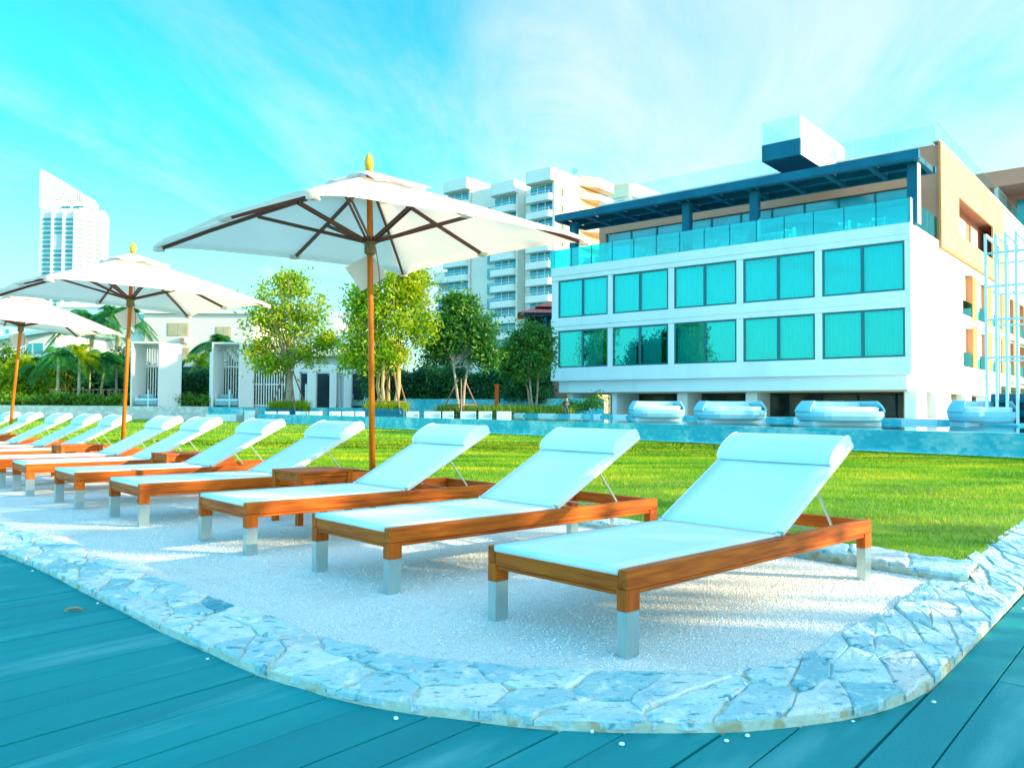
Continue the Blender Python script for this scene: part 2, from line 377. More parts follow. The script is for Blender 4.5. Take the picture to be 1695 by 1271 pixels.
# loose pebbles lying on the bed, thickest near the camera
def pebbles():
    X = nrs.uniform(-4, 3.2, 60000); Y = nrs.uniform(2.5, 8.5, 60000)
    keep = inside(gravel_poly, X, Y) & (nrs.rand(len(X)) < np.clip(1.25-(Y-2.5)*.17, .12, 1)); X = X[keep]; Y = Y[keep]
    n = len(X); print('pebbles', n)
    o = np.array([(1,0,0),(0,1,0),(-1,0,0),(0,-1,0),(0,0,1),(0,0,-.6)], float)
    F0 = np.array([(0,1,4),(1,2,4),(2,3,4),(3,0,4),(1,0,5),(2,1,5),(3,2,5),(0,3,5)])
    s = nrs.uniform(.0028,.0062,(n,1,1))*np.stack([nrs.uniform(.8,1.3,n),nrs.uniform(.7,1.2,n),nrs.uniform(.6,1.1,n)],1)[:,None,:]
    a = nrs.uniform(0,6.28,n); V = o[None]*s*nrs.uniform(.75,1.25,(n,6,1))
    c, s_ = np.cos(a)[:,None], np.sin(a)[:,None]
    x = V[...,0]*c-V[...,1]*s_; y = V[...,0]*s_+V[...,1]*c
    Z = V[...,2]+nrs.uniform(.0,.006,(n,1))
    V = np.stack([x+X[:,None], y+Y[:,None], Z], 2).reshape(-1,3); F_ = (F0[None]+np.arange(n)[:,None,None]*6).reshape(-1,3)
    mt = mgravel.copy(); mt.name = 'pebble'; N = mt.node_tree.nodes; L = mt.node_tree.links
    g = N.new('ShaderNodeNewGeometry'); cr = [q for q in N if q.type == 'VALTORGB'][0]; L.new(g.outputs['Random Per Island'], cr.inputs[0])
    for l in list(N['Principled BSDF'].inputs['Normal'].links): L.remove(l)
    tag(npmesh('pebbles', V, F_, mt), 'small white pebbles loose on the gravel bed', 'gravel', kind='stuff')
    # a few strays on the deck
    return mt
mpeb = pebbles()
def strays():
    P = resample(outer, 400)[0]
    for i in range(34):
        p = P[rnd.randrange(120, 370)]; c = Vector((.3, 5, 0)); d = (p-c).normalized()
        q = p + d*abs(rnd.gauss(.03,.07)+.02); s = rnd.uniform(.006,.011)
        mb = MB(); mb.lathe([(s*.5,0),(s,s*.35),(s*.8,s*.8),(s*.2,s)], 7)
        o = mb.build('pebble', mpeb, loc=(q.x,q.y,-.029), rotz=rnd.uniform(0,6)); o.scale = (1,rnd.uniform(.6,1),1)
        tag(o, 'stray white pebble lying on the blue deck boards by the stone edging', 'pebble', 'stray pebbles on the deck')
strays()

# lawn ----------------------------------------------------------------
PW = Vector((8.333,19.83,0))                              # a point on the pool wall foot
def pw(s): return PW + DP*s
mlawn = mat('lawn_soil', (.10,.27,.004), (.24,.38,.006), scale=1.2, detail=6, rough=.95, bump=.5, bscale=40, c3=(.05,.13,.004), s3=.5, thr3=(.5,.7), coords='Object')
strip_in = [p for p in inner if (p - kerb_nr).dot(DB) >= 0 and p.x > 1.5]
far_r = strip_in[-1]
lawn_poly = [kerb_far + DL*.2, A0+DL*(TB+.2)+DR*2.6, Vector((.80,6.95,0)), Vector((1.8,6.1,0)), kerb_nr] + [p + dn*.05 for p in strip_in] + [far_r + DB*9, pw(-9), pw(30), pw(42)+Vector((-8,6,0)), Vector((-60,66,0)), Vector((-60,20,0))]
structure(poly_mesh(lawn_poly, .008).build('lawn', mlawn))
def grass():
    # blades get fewer and bigger with distance
    sets = []
    for (y0, y1, xa, xb, n, h, w) in ((4.8, 8, -2, 6.5, 95000, .034, .0042), (6.5, 20, -9, 13, 300000, .038, .009), (11, 30, -16, 13, 200000, .042, .016), (24, 52, -32, 4, 50000, .05, .04)):
        X = nrs.uniform(xa, xb, n); Y = nrs.uniform(y0, y1, n)
        k_ = inside(lawn_poly, X, Y) & (np.abs(X) < Y*.68+.3) & (nrs.rand(n) < np.clip(np.minimum((Y-y0)/(2.2 if y0 > 5 else .01), (y1-Y)/(3.5 if y1 < 50 else .01)), 0, 1)); X = X[k_]; Y = Y[k_]; n = len(X)
        cl = .5+.5*np.sin(X*2.1+np.sin(Y*1.7)*2)*np.sin(Y*2.9+np.sin(X*1.3))
        H = h*nrs.uniform(.5,1.15,n)*(.75+.4*cl); a = nrs.uniform(0,6.28,n); lx = nrs.normal(0,.5,n)*H; ly = nrs.normal(0,.5,n)*H
        bx, by = np.cos(a)*w/2, np.sin(a)*w/2; z = np.full(n, .008)
        V = np.stack([np.stack([X-bx,Y-by,z],1), np.stack([X+bx,Y+by,z],1), np.stack([X+lx+bx*.3,Y+ly+by*.3,z+H],1)],1).reshape(-1,3)
        sets.append(V)
    V = np.concatenate(sets); F_ = np.arange(len(V)).reshape(-1,3); print('blades', len(F_))
    mt = bpy.data.materials.new('grass_blade'); mt.use_nodes = True; nt = mt.node_tree; N = nt.nodes; L = nt.links; b = N['Principled BSDF']
    g = N.new('ShaderNodeNewGeometry'); cr = N.new('ShaderNodeValToRGB'); e = cr.color_ramp.elements
    e[0].color = (.04,.22,.002,1); e[1].color = (.80,.68,.02,1); x = e.new(.35); x.color = (.15,.42,.002,1); x = e.new(.62); x.color = (.34,.54,.003,1); x = e.new(.85); x.color = (.62,.62,.008,1)
    tc = N.new('ShaderNodeTexCoord'); n = N.new('ShaderNodeTexNoise'); n.inputs['Scale'].default_value = .8; n.inputs['Detail'].default_value = 5; mpg = N.new('ShaderNodeMapping'); mpg.inputs['Scale'].default_value = (.55,1.5,1); L.new(tc.outputs['Object'], mpg.inputs[0]); L.new(mpg.outputs[0], n.inputs['Vector'])  # yellow patches also paint low-sun streaks into the blade colour
    m1 = N.new('ShaderNodeMath'); m1.operation = 'MULTIPLY_ADD'; L.new(n.outputs[0], m1.inputs[0]); m1.inputs[1].default_value = 2.2; m1.inputs[2].default_value = -.88
    m2 = N.new('ShaderNodeMath'); m2.operation = 'MULTIPLY_ADD'; L.new(g.outputs['Random Per Island'], m2.inputs[0]); m2.inputs[1].default_value = .5; L.new(m1.outputs[0], m2.inputs[2])
    L.new(m2.outputs[0], cr.inputs[0]); L.new(cr.outputs[0], b.inputs['Base Color']); b.inputs['Roughness'].default_value = .6
    tr = N.new('ShaderNodeBsdfTranslucent'); L.new(cr.outputs[0], tr.inputs[0]); ms = N.new('ShaderNodeMixShader'); ms.inputs[0].default_value = .35
    L.new(b.outputs[0], ms.inputs[1]); L.new(tr.outputs[0], ms.inputs[2]); L.new(ms.outputs[0], N['Material Output'].inputs[0])
    tag(npmesh('grass', V, F_, mt), 'short green and yellow lawn grass, sun patches painted in, between the loungers and the pool', 'grass', kind='stuff')
grass()

# stone edging -------------------------------------------------------------
def clip(poly, a, b, c):     # keep a x + b y <= c
    out = []
    for i in range(len(poly)):
        p, q = poly[i], poly[(i+1) % len(poly)]; dp = a*p[0]+b*p[1]-c; dq = a*q[0]+b*q[1]-c
        if dp <= 0: out.append(p)
        if dp*dq < 0: t = dp/(dp-dq); out.append((p[0]+(q[0]-p[0])*t, p[1]+(q[1]-p[1])*t))
    return out
def stone_strip(P, Q, name, nseg, size, rows, z_lo, h, gap, label, mstone, mmortar, drop=-.04, rough=.016, parts_dark=()):
    "stones between the polylines P (outer) and Q (inner), fitted like crazy paving"
    A, LA = resample(P, nseg); B, LB = resample(Q, nseg); Lm = (LA+LB)/2
    def mp(u, v):
        i = min(max(u/Lm*nseg, 0), nseg-1e-6); k_ = int(i); t = i-k_
        a = A[k_].lerp(A[k_+1], t); b = B[k_].lerp(B[k_+1], t); return a.lerp(b, v)
    root = thing(name, label, 'stone edging')
    mb = MB(); n = nseg
    def base(i, v, z): p = A[i].lerp(B[i], v); return (p.x, p.y, z)
    for i in range(n):
        mb.add([base(i,0,drop),base(i+1,0,drop),base(i+1,0,z_lo),base(i,0,z_lo),base(i,1,z_lo),base(i+1,1,z_lo),base(i,1,drop),base(i+1,1,drop)], [(0,1,2,3),(3,2,5,4),(4,5,7,6)])
    mb.build('mortar', mmortar, root)
    seeds = []; nu = max(1, int(Lm/size))
    W = rows*size
    for i in range(nu):
        r_ = rows + (1 if rnd.random() < .3 else 0)
        for j in range(r_):
            seeds.append(((i+.5+rnd.uniform(-.5,.5))*size, (j+.5+rnd.uniform(-.42,.42))/r_*W))
    st_ = MB()
    for si, (u, v) in enumerate(seeds):
        poly = [(u-size*1.5,0),(u+size*1.5,0),(u+size*1.5,W),(u-size*1.5,W)]
        poly = [(min(max(x,0),Lm),y) for x,y in poly]
        for sj in range(max(0,si-9), min(len(seeds),si+10)):
            if sj == si: continue
            u2, v2 = seeds[sj]; a, b = u2-u, v2-v; c = (u2*u2+v2*v2-u*u-v*v)/2
            poly = clip(poly, a, b, c - gap*math.hypot(a,b)*rnd.uniform(.4,2.2))
            if len(poly) < 3: break
        if len(poly) < 3: continue
        # subdivide and roughen the outline
        pts = []
        for a_, b_ in zip(poly, poly[1:]+poly[:1]):
            d = math.dist(a_, b_); k_ = max(1, int(d/.06))
            for t in range(k_):
                x = a_[0]+(b_[0]-a_[0])*t/k_; y = a_[1]+(b_[1]-a_[1])*t/k_
                pts.append((x+rnd.uniform(-rough,rough), min(max(y+rnd.uniform(-rough,rough), -.012), W+.012)))
        if len(pts) < 4: continue
        cx = sum(p[0] for p in pts)/len(pts); cy = sum(p[1] for p in pts)/len(pts)
        z1 = z_lo + h*rnd.uniform(.45,1.25); tx, ty = rnd.uniform(-.03,.03), rnd.uniform(-.03,.03)
        top = lambda x, y, k_=0: z1 + tx*(x-cx) + ty*(y-cy) - k_ + rnd.uniform(-.0025,.0025)
        V = []; n_ = len(pts)
        for (x, y) in pts: p = mp(x, y/W); V.append((p.x, p.y, z_lo-.018 if (y < .02) else z_lo-.01))
        for (x, y) in pts: p = mp(x, y/W); V.append((p.x, p.y, top(x, y, .007)))
        for f_ in (.9, .55):
            for (x, y) in pts:
                x2, y2 = cx+(x-cx)*f_, cy+(y-cy)*f_; p = mp(x2, y2/W); V.append((p.x, p.y, top(x2, y2)))
        p = mp(cx, cy/W); V.append((p.x, p.y, top(cx, cy)))
        F_ = []
        for k_ in range(n_):
            q_ = (k_+1) % n_
            for l_ in range(3): F_.append((l_*n_+k_, l_*n_+q_, (l_+1)*n_+q_, (l_+1)*n_+k_))
            F_.append((3*n_+k_, 3*n_+q_, 4*n_))
        st_.add(V, F_)
    st_.build('paving_stones', mstone, root)
    return root
def stone_material(name, tones, cr_in=None):
    mt = bpy.data.materials.new(name); mt.use_nodes = True; nt = mt.node_tree; N = nt.nodes; L = nt.links; b = N['Principled BSDF']
    g = N.new('ShaderNodeNewGeometry'); cr = N.new('ShaderNodeValToRGB'); e = cr.color_ramp.elements; cr.color_ramp.interpolation = 'CONSTANT'
    e[0].color = (*tones[0],1); e[1].position = .97; e[1].color = (*tones[-1],1)
    for i, c in enumerate(tones[1:-1]): x = e.new((i+1)/(len(tones)-1)*.97); x.color = (*c,1)
    L.new(g.outputs['Random Per Island'], cr.inputs[0])
    tc = N.new('ShaderNodeTexCoord')
    def nz(s, d, lo, hi, o1=0., o2=1., st_=(1,1,1)):
        mp_ = N.new('ShaderNodeMapping'); mp_.inputs['Scale'].default_value = st_; L.new(tc.outputs['Object'], mp_.inputs[0])
        n = N.new('ShaderNodeTexNoise'); n.inputs['Scale'].default_value = s; n.inputs['Detail'].default_value = d; n.inputs['Roughness'].default_value = .65; L.new(mp_.outputs[0], n.inputs['Vector'])
        m_ = N.new('ShaderNodeMapRange'); m_.inputs[1].default_value = lo; m_.inputs[2].default_value = hi; m_.inputs[3].default_value = o1; m_.inputs[4].default_value = o2; L.new(n.outputs[0], m_.inputs[0]); return m_.outputs[0]
    def mix(f, a, c, bt='MIX'):
        m_ = N.new('ShaderNodeMix'); m_.data_type = 'RGBA'; m_.blend_type = bt; L.new(f, m_.inputs[0]); L.new(a, m_.inputs[6])
        m_.inputs[7].default_value = (*c,1); return m_.outputs[2]
    c = mix(nz(5,9,.47,.66,0,.8), cr.outputs[0], (.30,.60,.70)); c = mix(nz(10,9,.555,.63,0,.95,(1,2.0,1)), c, (.05,.36,.46)); c = mix(nz(8,9,.53,.66,0,.95,(1.8,1,1)), c, (.90,.93,.93)); c = mix(nz(15,5,.63,.70,0,.8), c, (.72,.48,.34)); c = mix(nz(30,4,.64,.70,0,.7), c, (.06,.30,.36))
    L.new(c, b.inputs['Base Color']); b.inputs['Roughness'].default_value = .75
    n = N.new('ShaderNodeTexNoise'); n.inputs['Scale'].default_value = 28; n.inputs['Detail'].default_value = 9; n.inputs['Roughness'].default_value = .62; L.new(tc.outputs['Object'], n.inputs['Vector'])
    bp = N.new('ShaderNodeBump'); bp.inputs['Strength'].default_value = 1.0; bp.inputs['Distance'].default_value = .02; L.new(n.outputs[0], bp.inputs['Height']); L.new(bp.outputs[0], b.inputs['Normal'])
    return mt
mst = stone_material('edging_stone', [(.58,.80,.82),(.74,.88,.88),(.38,.66,.72),(.84,.90,.89),(.50,.74,.78),(.26,.58,.66),(.80,.76,.73),(.62,.83,.85),(.44,.70,.76),(.70,.80,.79),(.03,.32,.42)])
mmort = mat('pale_mortar', (.50,.56,.46), (.62,.70,.62), scale=24, rough=.95, bump=.5, bscale=60, c3=(.46,.42,.28), s3=9)
stone_strip(outer, inner, 'stone_edging', 260, .25, 2, .0, .014, .004, 'broad edging of pale cut stone curving along the deck boards', mst, mmort)
k1 = [A0 + DL*(TB-.02) + DR*26, A0 + DL*(TB-.02) + DR*4, A0+DL*(TB+.02)+DR*2.6, Vector((.70,6.85,0)), Vector((1.7,6.0,0)), kerb_nr, kerb_nr+Vector((.13,-.13,0))]
k2 = [p + DL*.30 for p in k1[:-2]] + [Vector((2.80,5.28,0)), Vector((2.93,5.15,0))]
stone_strip(k1, k2, 'stone_kerb', 120, .26, 1, .045, .02, .005, 'narrow row of rough stones between the white gravel and the grass', mst, mmort, drop=-.02)

# pool ------------------------------------------------------------------
def tile_material():
    mt = bpy.data.materials.new('pool_tile'); mt.use_nodes = True; nt = mt.node_tree; N = nt.nodes; L = nt.links; b = N['Principled BSDF']
    tc = N.new('ShaderNodeTexCoord')
    mp_ = N.new('ShaderNodeMapping'); mp_.inputs['Scale'].default_value = (1,1,1); mp_.inputs['Rotation'].default_value = (R(90),0,0); L.new(tc.outputs['Object'], mp_.inputs[0])
    br = N.new('ShaderNodeTexBrick'); br.inputs['Scale'].default_value = 1; br.inputs['Brick Width'].default_value = .13; br.inputs['Row Height'].default_value = .09
    br.inputs['Mortar Size'].default_value = .004; br.inputs['Color1'].default_value = (.0,.0,.0,1); br.inputs['Color2'].default_value = (1,1,1,1); br.inputs['Mortar'].default_value = (.5,.5,.5,1)
    br.inputs['Bias'].default_value = 0; L.new(mp_.outputs[0], br.inputs[0])
    n = N.new('ShaderNodeTexNoise'); n.inputs['Scale'].default_value = 1.1; n.inputs['Detail'].default_value = 4; L.new(tc.outputs['Object'], n.inputs['Vector'])
    m1 = N.new('ShaderNodeMath'); m1.operation = 'MULTIPLY_ADD'; L.new(n.outputs[0], m1.inputs[0]); m1.inputs[1].default_value = 2.0; m1.inputs[2].default_value = -.70
    m2 = N.new('ShaderNodeMath'); m2.operation = 'MULTIPLY_ADD'; L.new(br.outputs['Color'], m2.inputs[0]); m2.inputs[1].default_value = .36; L.new(m1.outputs[0], m2.inputs[2])
    cr = N.new('ShaderNodeValToRGB'); e = cr.color_ramp.elements; e[0].color = (.0,.38,.50,1); e[1].color = (.55,.74,.74,1); x = e.new(.42); x.color = (.02,.52,.62,1); x = e.new(.68); x.color = (.22,.64,.68,1)
    L.new(m2.outputs[0], cr.inputs[0]); L.new(cr.outputs[0], b.inputs['Base Color']); b.inputs['Roughness'].default_value = .35
    return mt
tile = tile_material()
mwater = mat('pool_water', (.0,.16,.22), rough=.02, spec=.9, bump=.10, bscale=6, coords='Object', stretch=(1,1,1), c2=(.0,.2,.27), scale=.3)
pyaw = math.atan2(DP.y, DP.x)                       # local +x runs along the wall to the left; local -y... into the pool is +n
pn = Vector((-DP.y, DP.x, 0)); pn = pn if pn.dot(Vector((.4,1,0))) > 0 else -pn
pool = thing('pool_wall', 'long low pool wall faced with mottled blue stone tiles, edge of the water', 'pool wall', pw(0), pyaw)
sgn = 1 if Vector((-math.sin(pyaw), math.cos(pyaw),0)).dot(pn) > 0 else -1
MB().box(-16, 38, 0, sgn*.28, -.3, .52).build('tiled_face', tile, pool)
mcap = mat('pale_waterline', (.66,.84,.86), (.76,.9,.9), scale=3, rough=.4)
MB().box(-16, 38, -.05*sgn, 0, -.02, .035).build('foot_kerb', mcap, pool)
# water sheet and the deck round it
W0, W1 = pw(-16)+pn*.27, pw(38)+pn*.27
C0 = Vector((21.5,44,0))
water_poly = [W0, W1, pw(38)+pn*11, pw(-16)+pn*11]
structure(poly_mesh(water_poly, .515).build('pool_water', mwater))
mdeck2 = mat('pale_pool_paving', (.50,.66,.70), (.62,.76,.78), scale=.5, rough=.7)
fars = [pw(38)+pn*11, pw(-40)+pn*11, pw(-60)+pn*60, pw(38)+pn*52]
mb = MB(); n_ = len(fars); mb.add([(p.x,p.y,-.6) for p in fars]+[(p.x,p.y,.50) for p in fars], [(4,5,6,7),(0,1,5,4),(1,2,6,5),(2,3,7,6),(3,0,4,7)])
structure(mb.build('pool_terrace', mdeck2))
# far waterline row of tiles
fw = thing('far_pool_edge', 'far edge of the pool, low row of white and blue tiles above the water', 'pool edge', pw(0)+pn*11, pyaw)
mb = MB(); x = -20.0; k = 0
mb2 = MB()
while x < 37:
    w = rnd.choice((.5,.9,1.3)); (mb if k % 2 else mb2).box(x, x+w-.02, -.12*sgn, -.004*sgn, .5, .66+.01*(k%2)); x += w; k += 1
mb.build('white_tiles', mcap, fw); mb2.build('blue_tiles', tile, fw)
# left retaining wall and steps
lw_ = thing('garden_wall', 'long pale stone wall behind the farthest loungers, foot of the palm bed', 'garden wall', (-30.5, 60, 0), R(-4))
mb = MB().box(-40, 8.5, 0, .5, -.3, .93); mpale = mat('pale_limestone', (.62,.62,.58), (.78,.76,.72), scale=4, rough=.85, vor=1)
mb.build('pale_stone_face', mpale, lw_)
MB().box(8.5, 24.5, -.05, .5, -.3, .90).build('blue_tiled_face', tile, lw_)
structure(MB().box(-75, 3.5, 60.6, 76, -.3, .88).build('planting_terrace', mat('terrace_soil', (.12,.13,.07), (.2,.2,.12), scale=.5, rough=1)))
def step_block(px, py0, py1, px2, Y, label, name='step_block', depth=1.0, m_=None, grp=None):
    a = at(px, py1, Y); b = at(px2, py0, Y)
    o = MB().box(0, b.x-a.x, 0, depth, -.2, b.z-a.z+0).build(name, m_ or mcap, loc=(a.x, Y, a.z), bevel=.02)
    tag(o, label, 'step', grp); return o
def wall_Y(px):            # distance of the pool wall seen at that column
    d = ray(px, 690); p = pw(0); t = (p.x*DP.y - p.y*DP.x)/(d.x*DP.y - d.y*DP.x); return d.y*t
step_block(340, 686, 696, 391, 50.5, 'long low white step at the corner of the pool wall, left of the square block', depth=1.5)
step_block(404, 679, 697, 422, 49.8, 'square white block standing at the corner of the pool steps', depth=1)
step_block(364, 677, 686, 403, 52.5, 'pale blue step above the long white one at the pool corner', depth=3, m_=tile)
NTH = ['first','second','third','fourth','fifth','sixth','seventh','eighth','ninth','tenth']
mblk = mat('pale_edge_block', (.62,.78,.80), (.72,.84,.84), scale=2, rough=.6)
for i, (x0, x1) in enumerate(((438,456),(460,475),(489,507),(512,530),(545,561),(566,583),(588,601))):
    step_block(x0, 681, 687.5, x1, wall_Y(x0)+.7, NTH[i]+' from the left of the small white blocks along the pool edge below the trees', 'edge_block', .5, mblk if i % 2 else None, 'small white blocks along the pool edge')
for i, x0 in enumerate((642,672,702,732,762,792,822)):
    step_block(x0, 681, 685.5, x0+(24,20,26,18,25,22,24)[i], 46-i*.5, NTH[i]+' from the left of the flat white edge stones right of the tall umbrella pole', 'edge_stone', .5, mblk if i % 2 else None, 'flat white edge stones by the water')
# ------------------------------------------------------------------ loungers
LR = R(90-YL)
def make_lounger(label):
    t = thing('sun_lounger', label, 'sun lounger', (0,0,0), 0, 'teak sun loungers in one long row')
    W, Ln = .83, 2.31
    mb = MB()
    for y in (0, W-.045):
        mb.box(0, Ln, y, y+.045, .272, .35)
        mb.box(.086, Ln-.086, y+.006, y+.039, .250, .270)
    mb.build('side_rails', wood, t, bevel=.003); mb = MB()
    mb.box(.004, .040, .047, W-.047, .262, .335); mb.box(.008, .036, .047, W-.047, .245, .260)
    mb.box(Ln-.040, Ln-.004, .047, W-.047, .272, .345)
    for x in (.62, 1.2, 1.72): mb.box(x, x+.05, .047, W-.047, .272, .300)
    mb.build('cross_bars', wood_y, t, bevel=.003)
    for x in (0, Ln-.085):
        for y in (0, W-.055):
            l = MB().box(x, x+.085, y, y+.055, .186, .271).build('leg', wood_z, t, bevel=.002)
            MB().box(x+.0015, x+.0835, y+.0015, y+.0535, -.02, .186).build('steel_sleeve', steel, l, bevel=.0015)
    # taut seat cloth wrapped over the front rail
    def seat(u, v):
        x = -.002 + 1.30*u; sag = -.012*math.sin(math.pi*u)*math.sin(math.pi*v)
        return (x, .048+(W-.096)*v, .352+sag)
    s = MB().grid(seat, 16, 8).build('seat_sling', sling, t, smooth=True, solid=.012)
    MB().tube([(.010,.05,.341),(.010,W-.05,.341)], [.0165,.0165], 12).build('front_roll', sling, s, smooth=True)
    MB().bar((.03,.062,.340),(1.30,.062,.340),.018,.018).bar((.03,W-.062,.340),(1.30,W-.062,.340),.018,.018).build('sling_rail', alu, s)
    # back: pivots at x = 1.30
    a = R(27.5); ca, sa = math.cos(a), math.sin(a); BL = .955
    def bp(d, y, h=0): return (1.30+ca*d-sa*h, y, .362+sa*d+ca*h)
    bk = MB().grid(lambda u, v: bp(BL*u, .052+(W-.104)*v, -.008*math.sin(math.pi*u)*math.sin(math.pi*v)), 10, 8).build('backrest', sling, t, smooth=True, solid=.012)
    mb = MB()
    for y in (.050, W-.050): mb.bar(bp(-.02,y,-.012), bp(BL+.005,y,-.012), .026, .034, up=(-sa,0,ca))
    mb.bar(bp(BL,.063,-.012), bp(BL,W-.063,-.012), .026, .03)
    mb.tube([bp(.46,.063,-.02), bp(.46,W-.063,-.02)], .008, 8)
    mb.build('backrest_frame', alu, bk, bevel=.004, seg=2)
    MB().tube([(1.305,.030,.362),(1.305,.058,.362)], .012, 10).tube([(1.305,W-.058,.362),(1.305,W-.030,.362)], .012, 10).build('pivot_bolt', steel, bk)
    # half-round head cushion
    prof = []
    for i in range(15):
        th = math.pi*i/14; c = math.cos(th); s_ = math.sin(th)
        prof.append((BL-.135-.142*c*(abs(c)**-.15 if abs(c) > 1e-6 else 1), .012+.066*(s_**.65)))
    prof.append((BL+.004, -.012)); prof = prof[:-1]
    def pil(u, v):
        d, h = prof[min(int(round(u*14)), 14)]
        k_ = 1-.10*max(0, (abs(v-.5)*2-.90)/.10)**2
        return bp(BL-.135+(d-BL+.135)*1, .050+(W-.100)*v, h*k_)
    mb = MB().grid(pil, 14, 24); n = 15
    mb.f.append(tuple(range(0,15))); o = 24*15; mb.f.append(tuple(range(o,o+15))[::-1]); mb.f.append((0,14,o+14,o)[::-1])
    mb.build('head_cushion', sling, bk, smooth=False, bevel=.010, seg=3)
    # support struts
    for y in (.075, W-.075):
        MB().bar(bp(.50,y,-.03), (1.985,y,.30), .012, .010).build('support_strut', steel, t)
    MB().bar(bp(.50,.09,-.035), bp(.50,W-.09,-.035), .010, .010).bar((1.99,.06,.30),(1.99,W-.06,.30),.014,.010).bar((1.72,.06,.318),(1.98,.06,.318),.012,.010).build('strut_bar', steel, t)
    return t
SL = [0, 1.56, 3.12, 4.92, 6.47, 8.04, 9.17, 10.97, 12.2, 13.6, 15.25, 16.7]
LYAW = [46.4, 47.6, 48.0, 48.0, 48.6, 49.6, 49.0, 48.5, 48, 48, 48, 48]
LLAB = ['teak and white sun lounger nearest the camera, at the right end of the row',
 'sun lounger directly left of the nearest one, second from the right end of the row',
 'third sun lounger from the right end, standing right of the tallest umbrella pole',
 'fourth sun lounger from the right end, left of the small table under the tallest umbrella',
 'fifth sun lounger from the right end, just right of the second side table',
 'sixth sun lounger from the right end, behind the second side table',
 'seventh sun lounger from the right end, its back just right of the middle umbrella pole',
 'eighth sun lounger from the right end, its head cushion behind the middle umbrella pole',
 'ninth sun lounger from the right end, first one left of the middle umbrella pole',
 'tenth sun lounger from the right end, second one left of the middle umbrella pole',
 'eleventh sun lounger from the right end, third one left of the middle umbrella pole',
 'farthest sun lounger of the row, cut by the left edge near the far umbrella']
lz = make_lounger(LLAB[0])
for i, s in enumerate(SL):
    o = lz if i == 0 else copy_tree(lz, LLAB[i])
    p = A0 + DR*s; o.location = (p.x, p.y, 0); o.rotation_euler.z = R(90-LYAW[i])

# ------------------------------------------------------------------ side tables
def make_table(label):
    t = thing('side_table', label, 'side table', (0,0,0), 0, 'low teak side tables between the loungers')
    Lx, Wy, H = .53, .47, .45
    mb = MB()
    mb.box(0, Lx, 0, .055, H-.02, H).box(0, Lx, Wy-.055, Wy, H-.02, H).box(0, .055, .0565, Wy-.0565, H-.02, H).box(Lx-.055, Lx, .0565, Wy-.0565, H-.02, H)
    n = 5; w = (Wy-.113)/n
    for i in range(n): mb.box(.0565, Lx-.0565, .0565+w*i+.003, .0565+w*(i+1)-.003, H-.018, H-.002)
    mb.build('tabletop', wood, t, bevel=.002)
    mb = MB()
    for y in (.012, Wy-.030): mb.box(.055, Lx-.055, y, y+.018, H-.085, H-.021)
    for x in (.012, Lx-.030): mb.box(x, x+.018, .055, Wy-.055, H-.085, H-.021)
    mb.build('apron', wood, t)
    for x in (.002, Lx-.052):
        for y in (.002, Wy-.052): MB().box(x, x+.05, y, y+.05, -.01, H-.021).build('leg', wood_z, t, bevel=.002)
    return t
TP = [(4.12,.97),(7.32,1.20),(10.10,.95),(14.75,1.15)]
TLAB = ['small square teak table beside the tallest umbrella pole','second teak side table from the right, right of the middle umbrella pole','third teak side table from the right, just left of the middle umbrella pole','farthest teak side table, at the left edge of the photo']
tb = make_table(TLAB[0])
for i, (s, t_) in enumerate(TP):
    o = tb if i == 0 else copy_tree(tb, TLAB[i]); p = A0+DR*s+DL*t_; o.location = (p.x,p.y,0); o.rotation_euler.z = LR

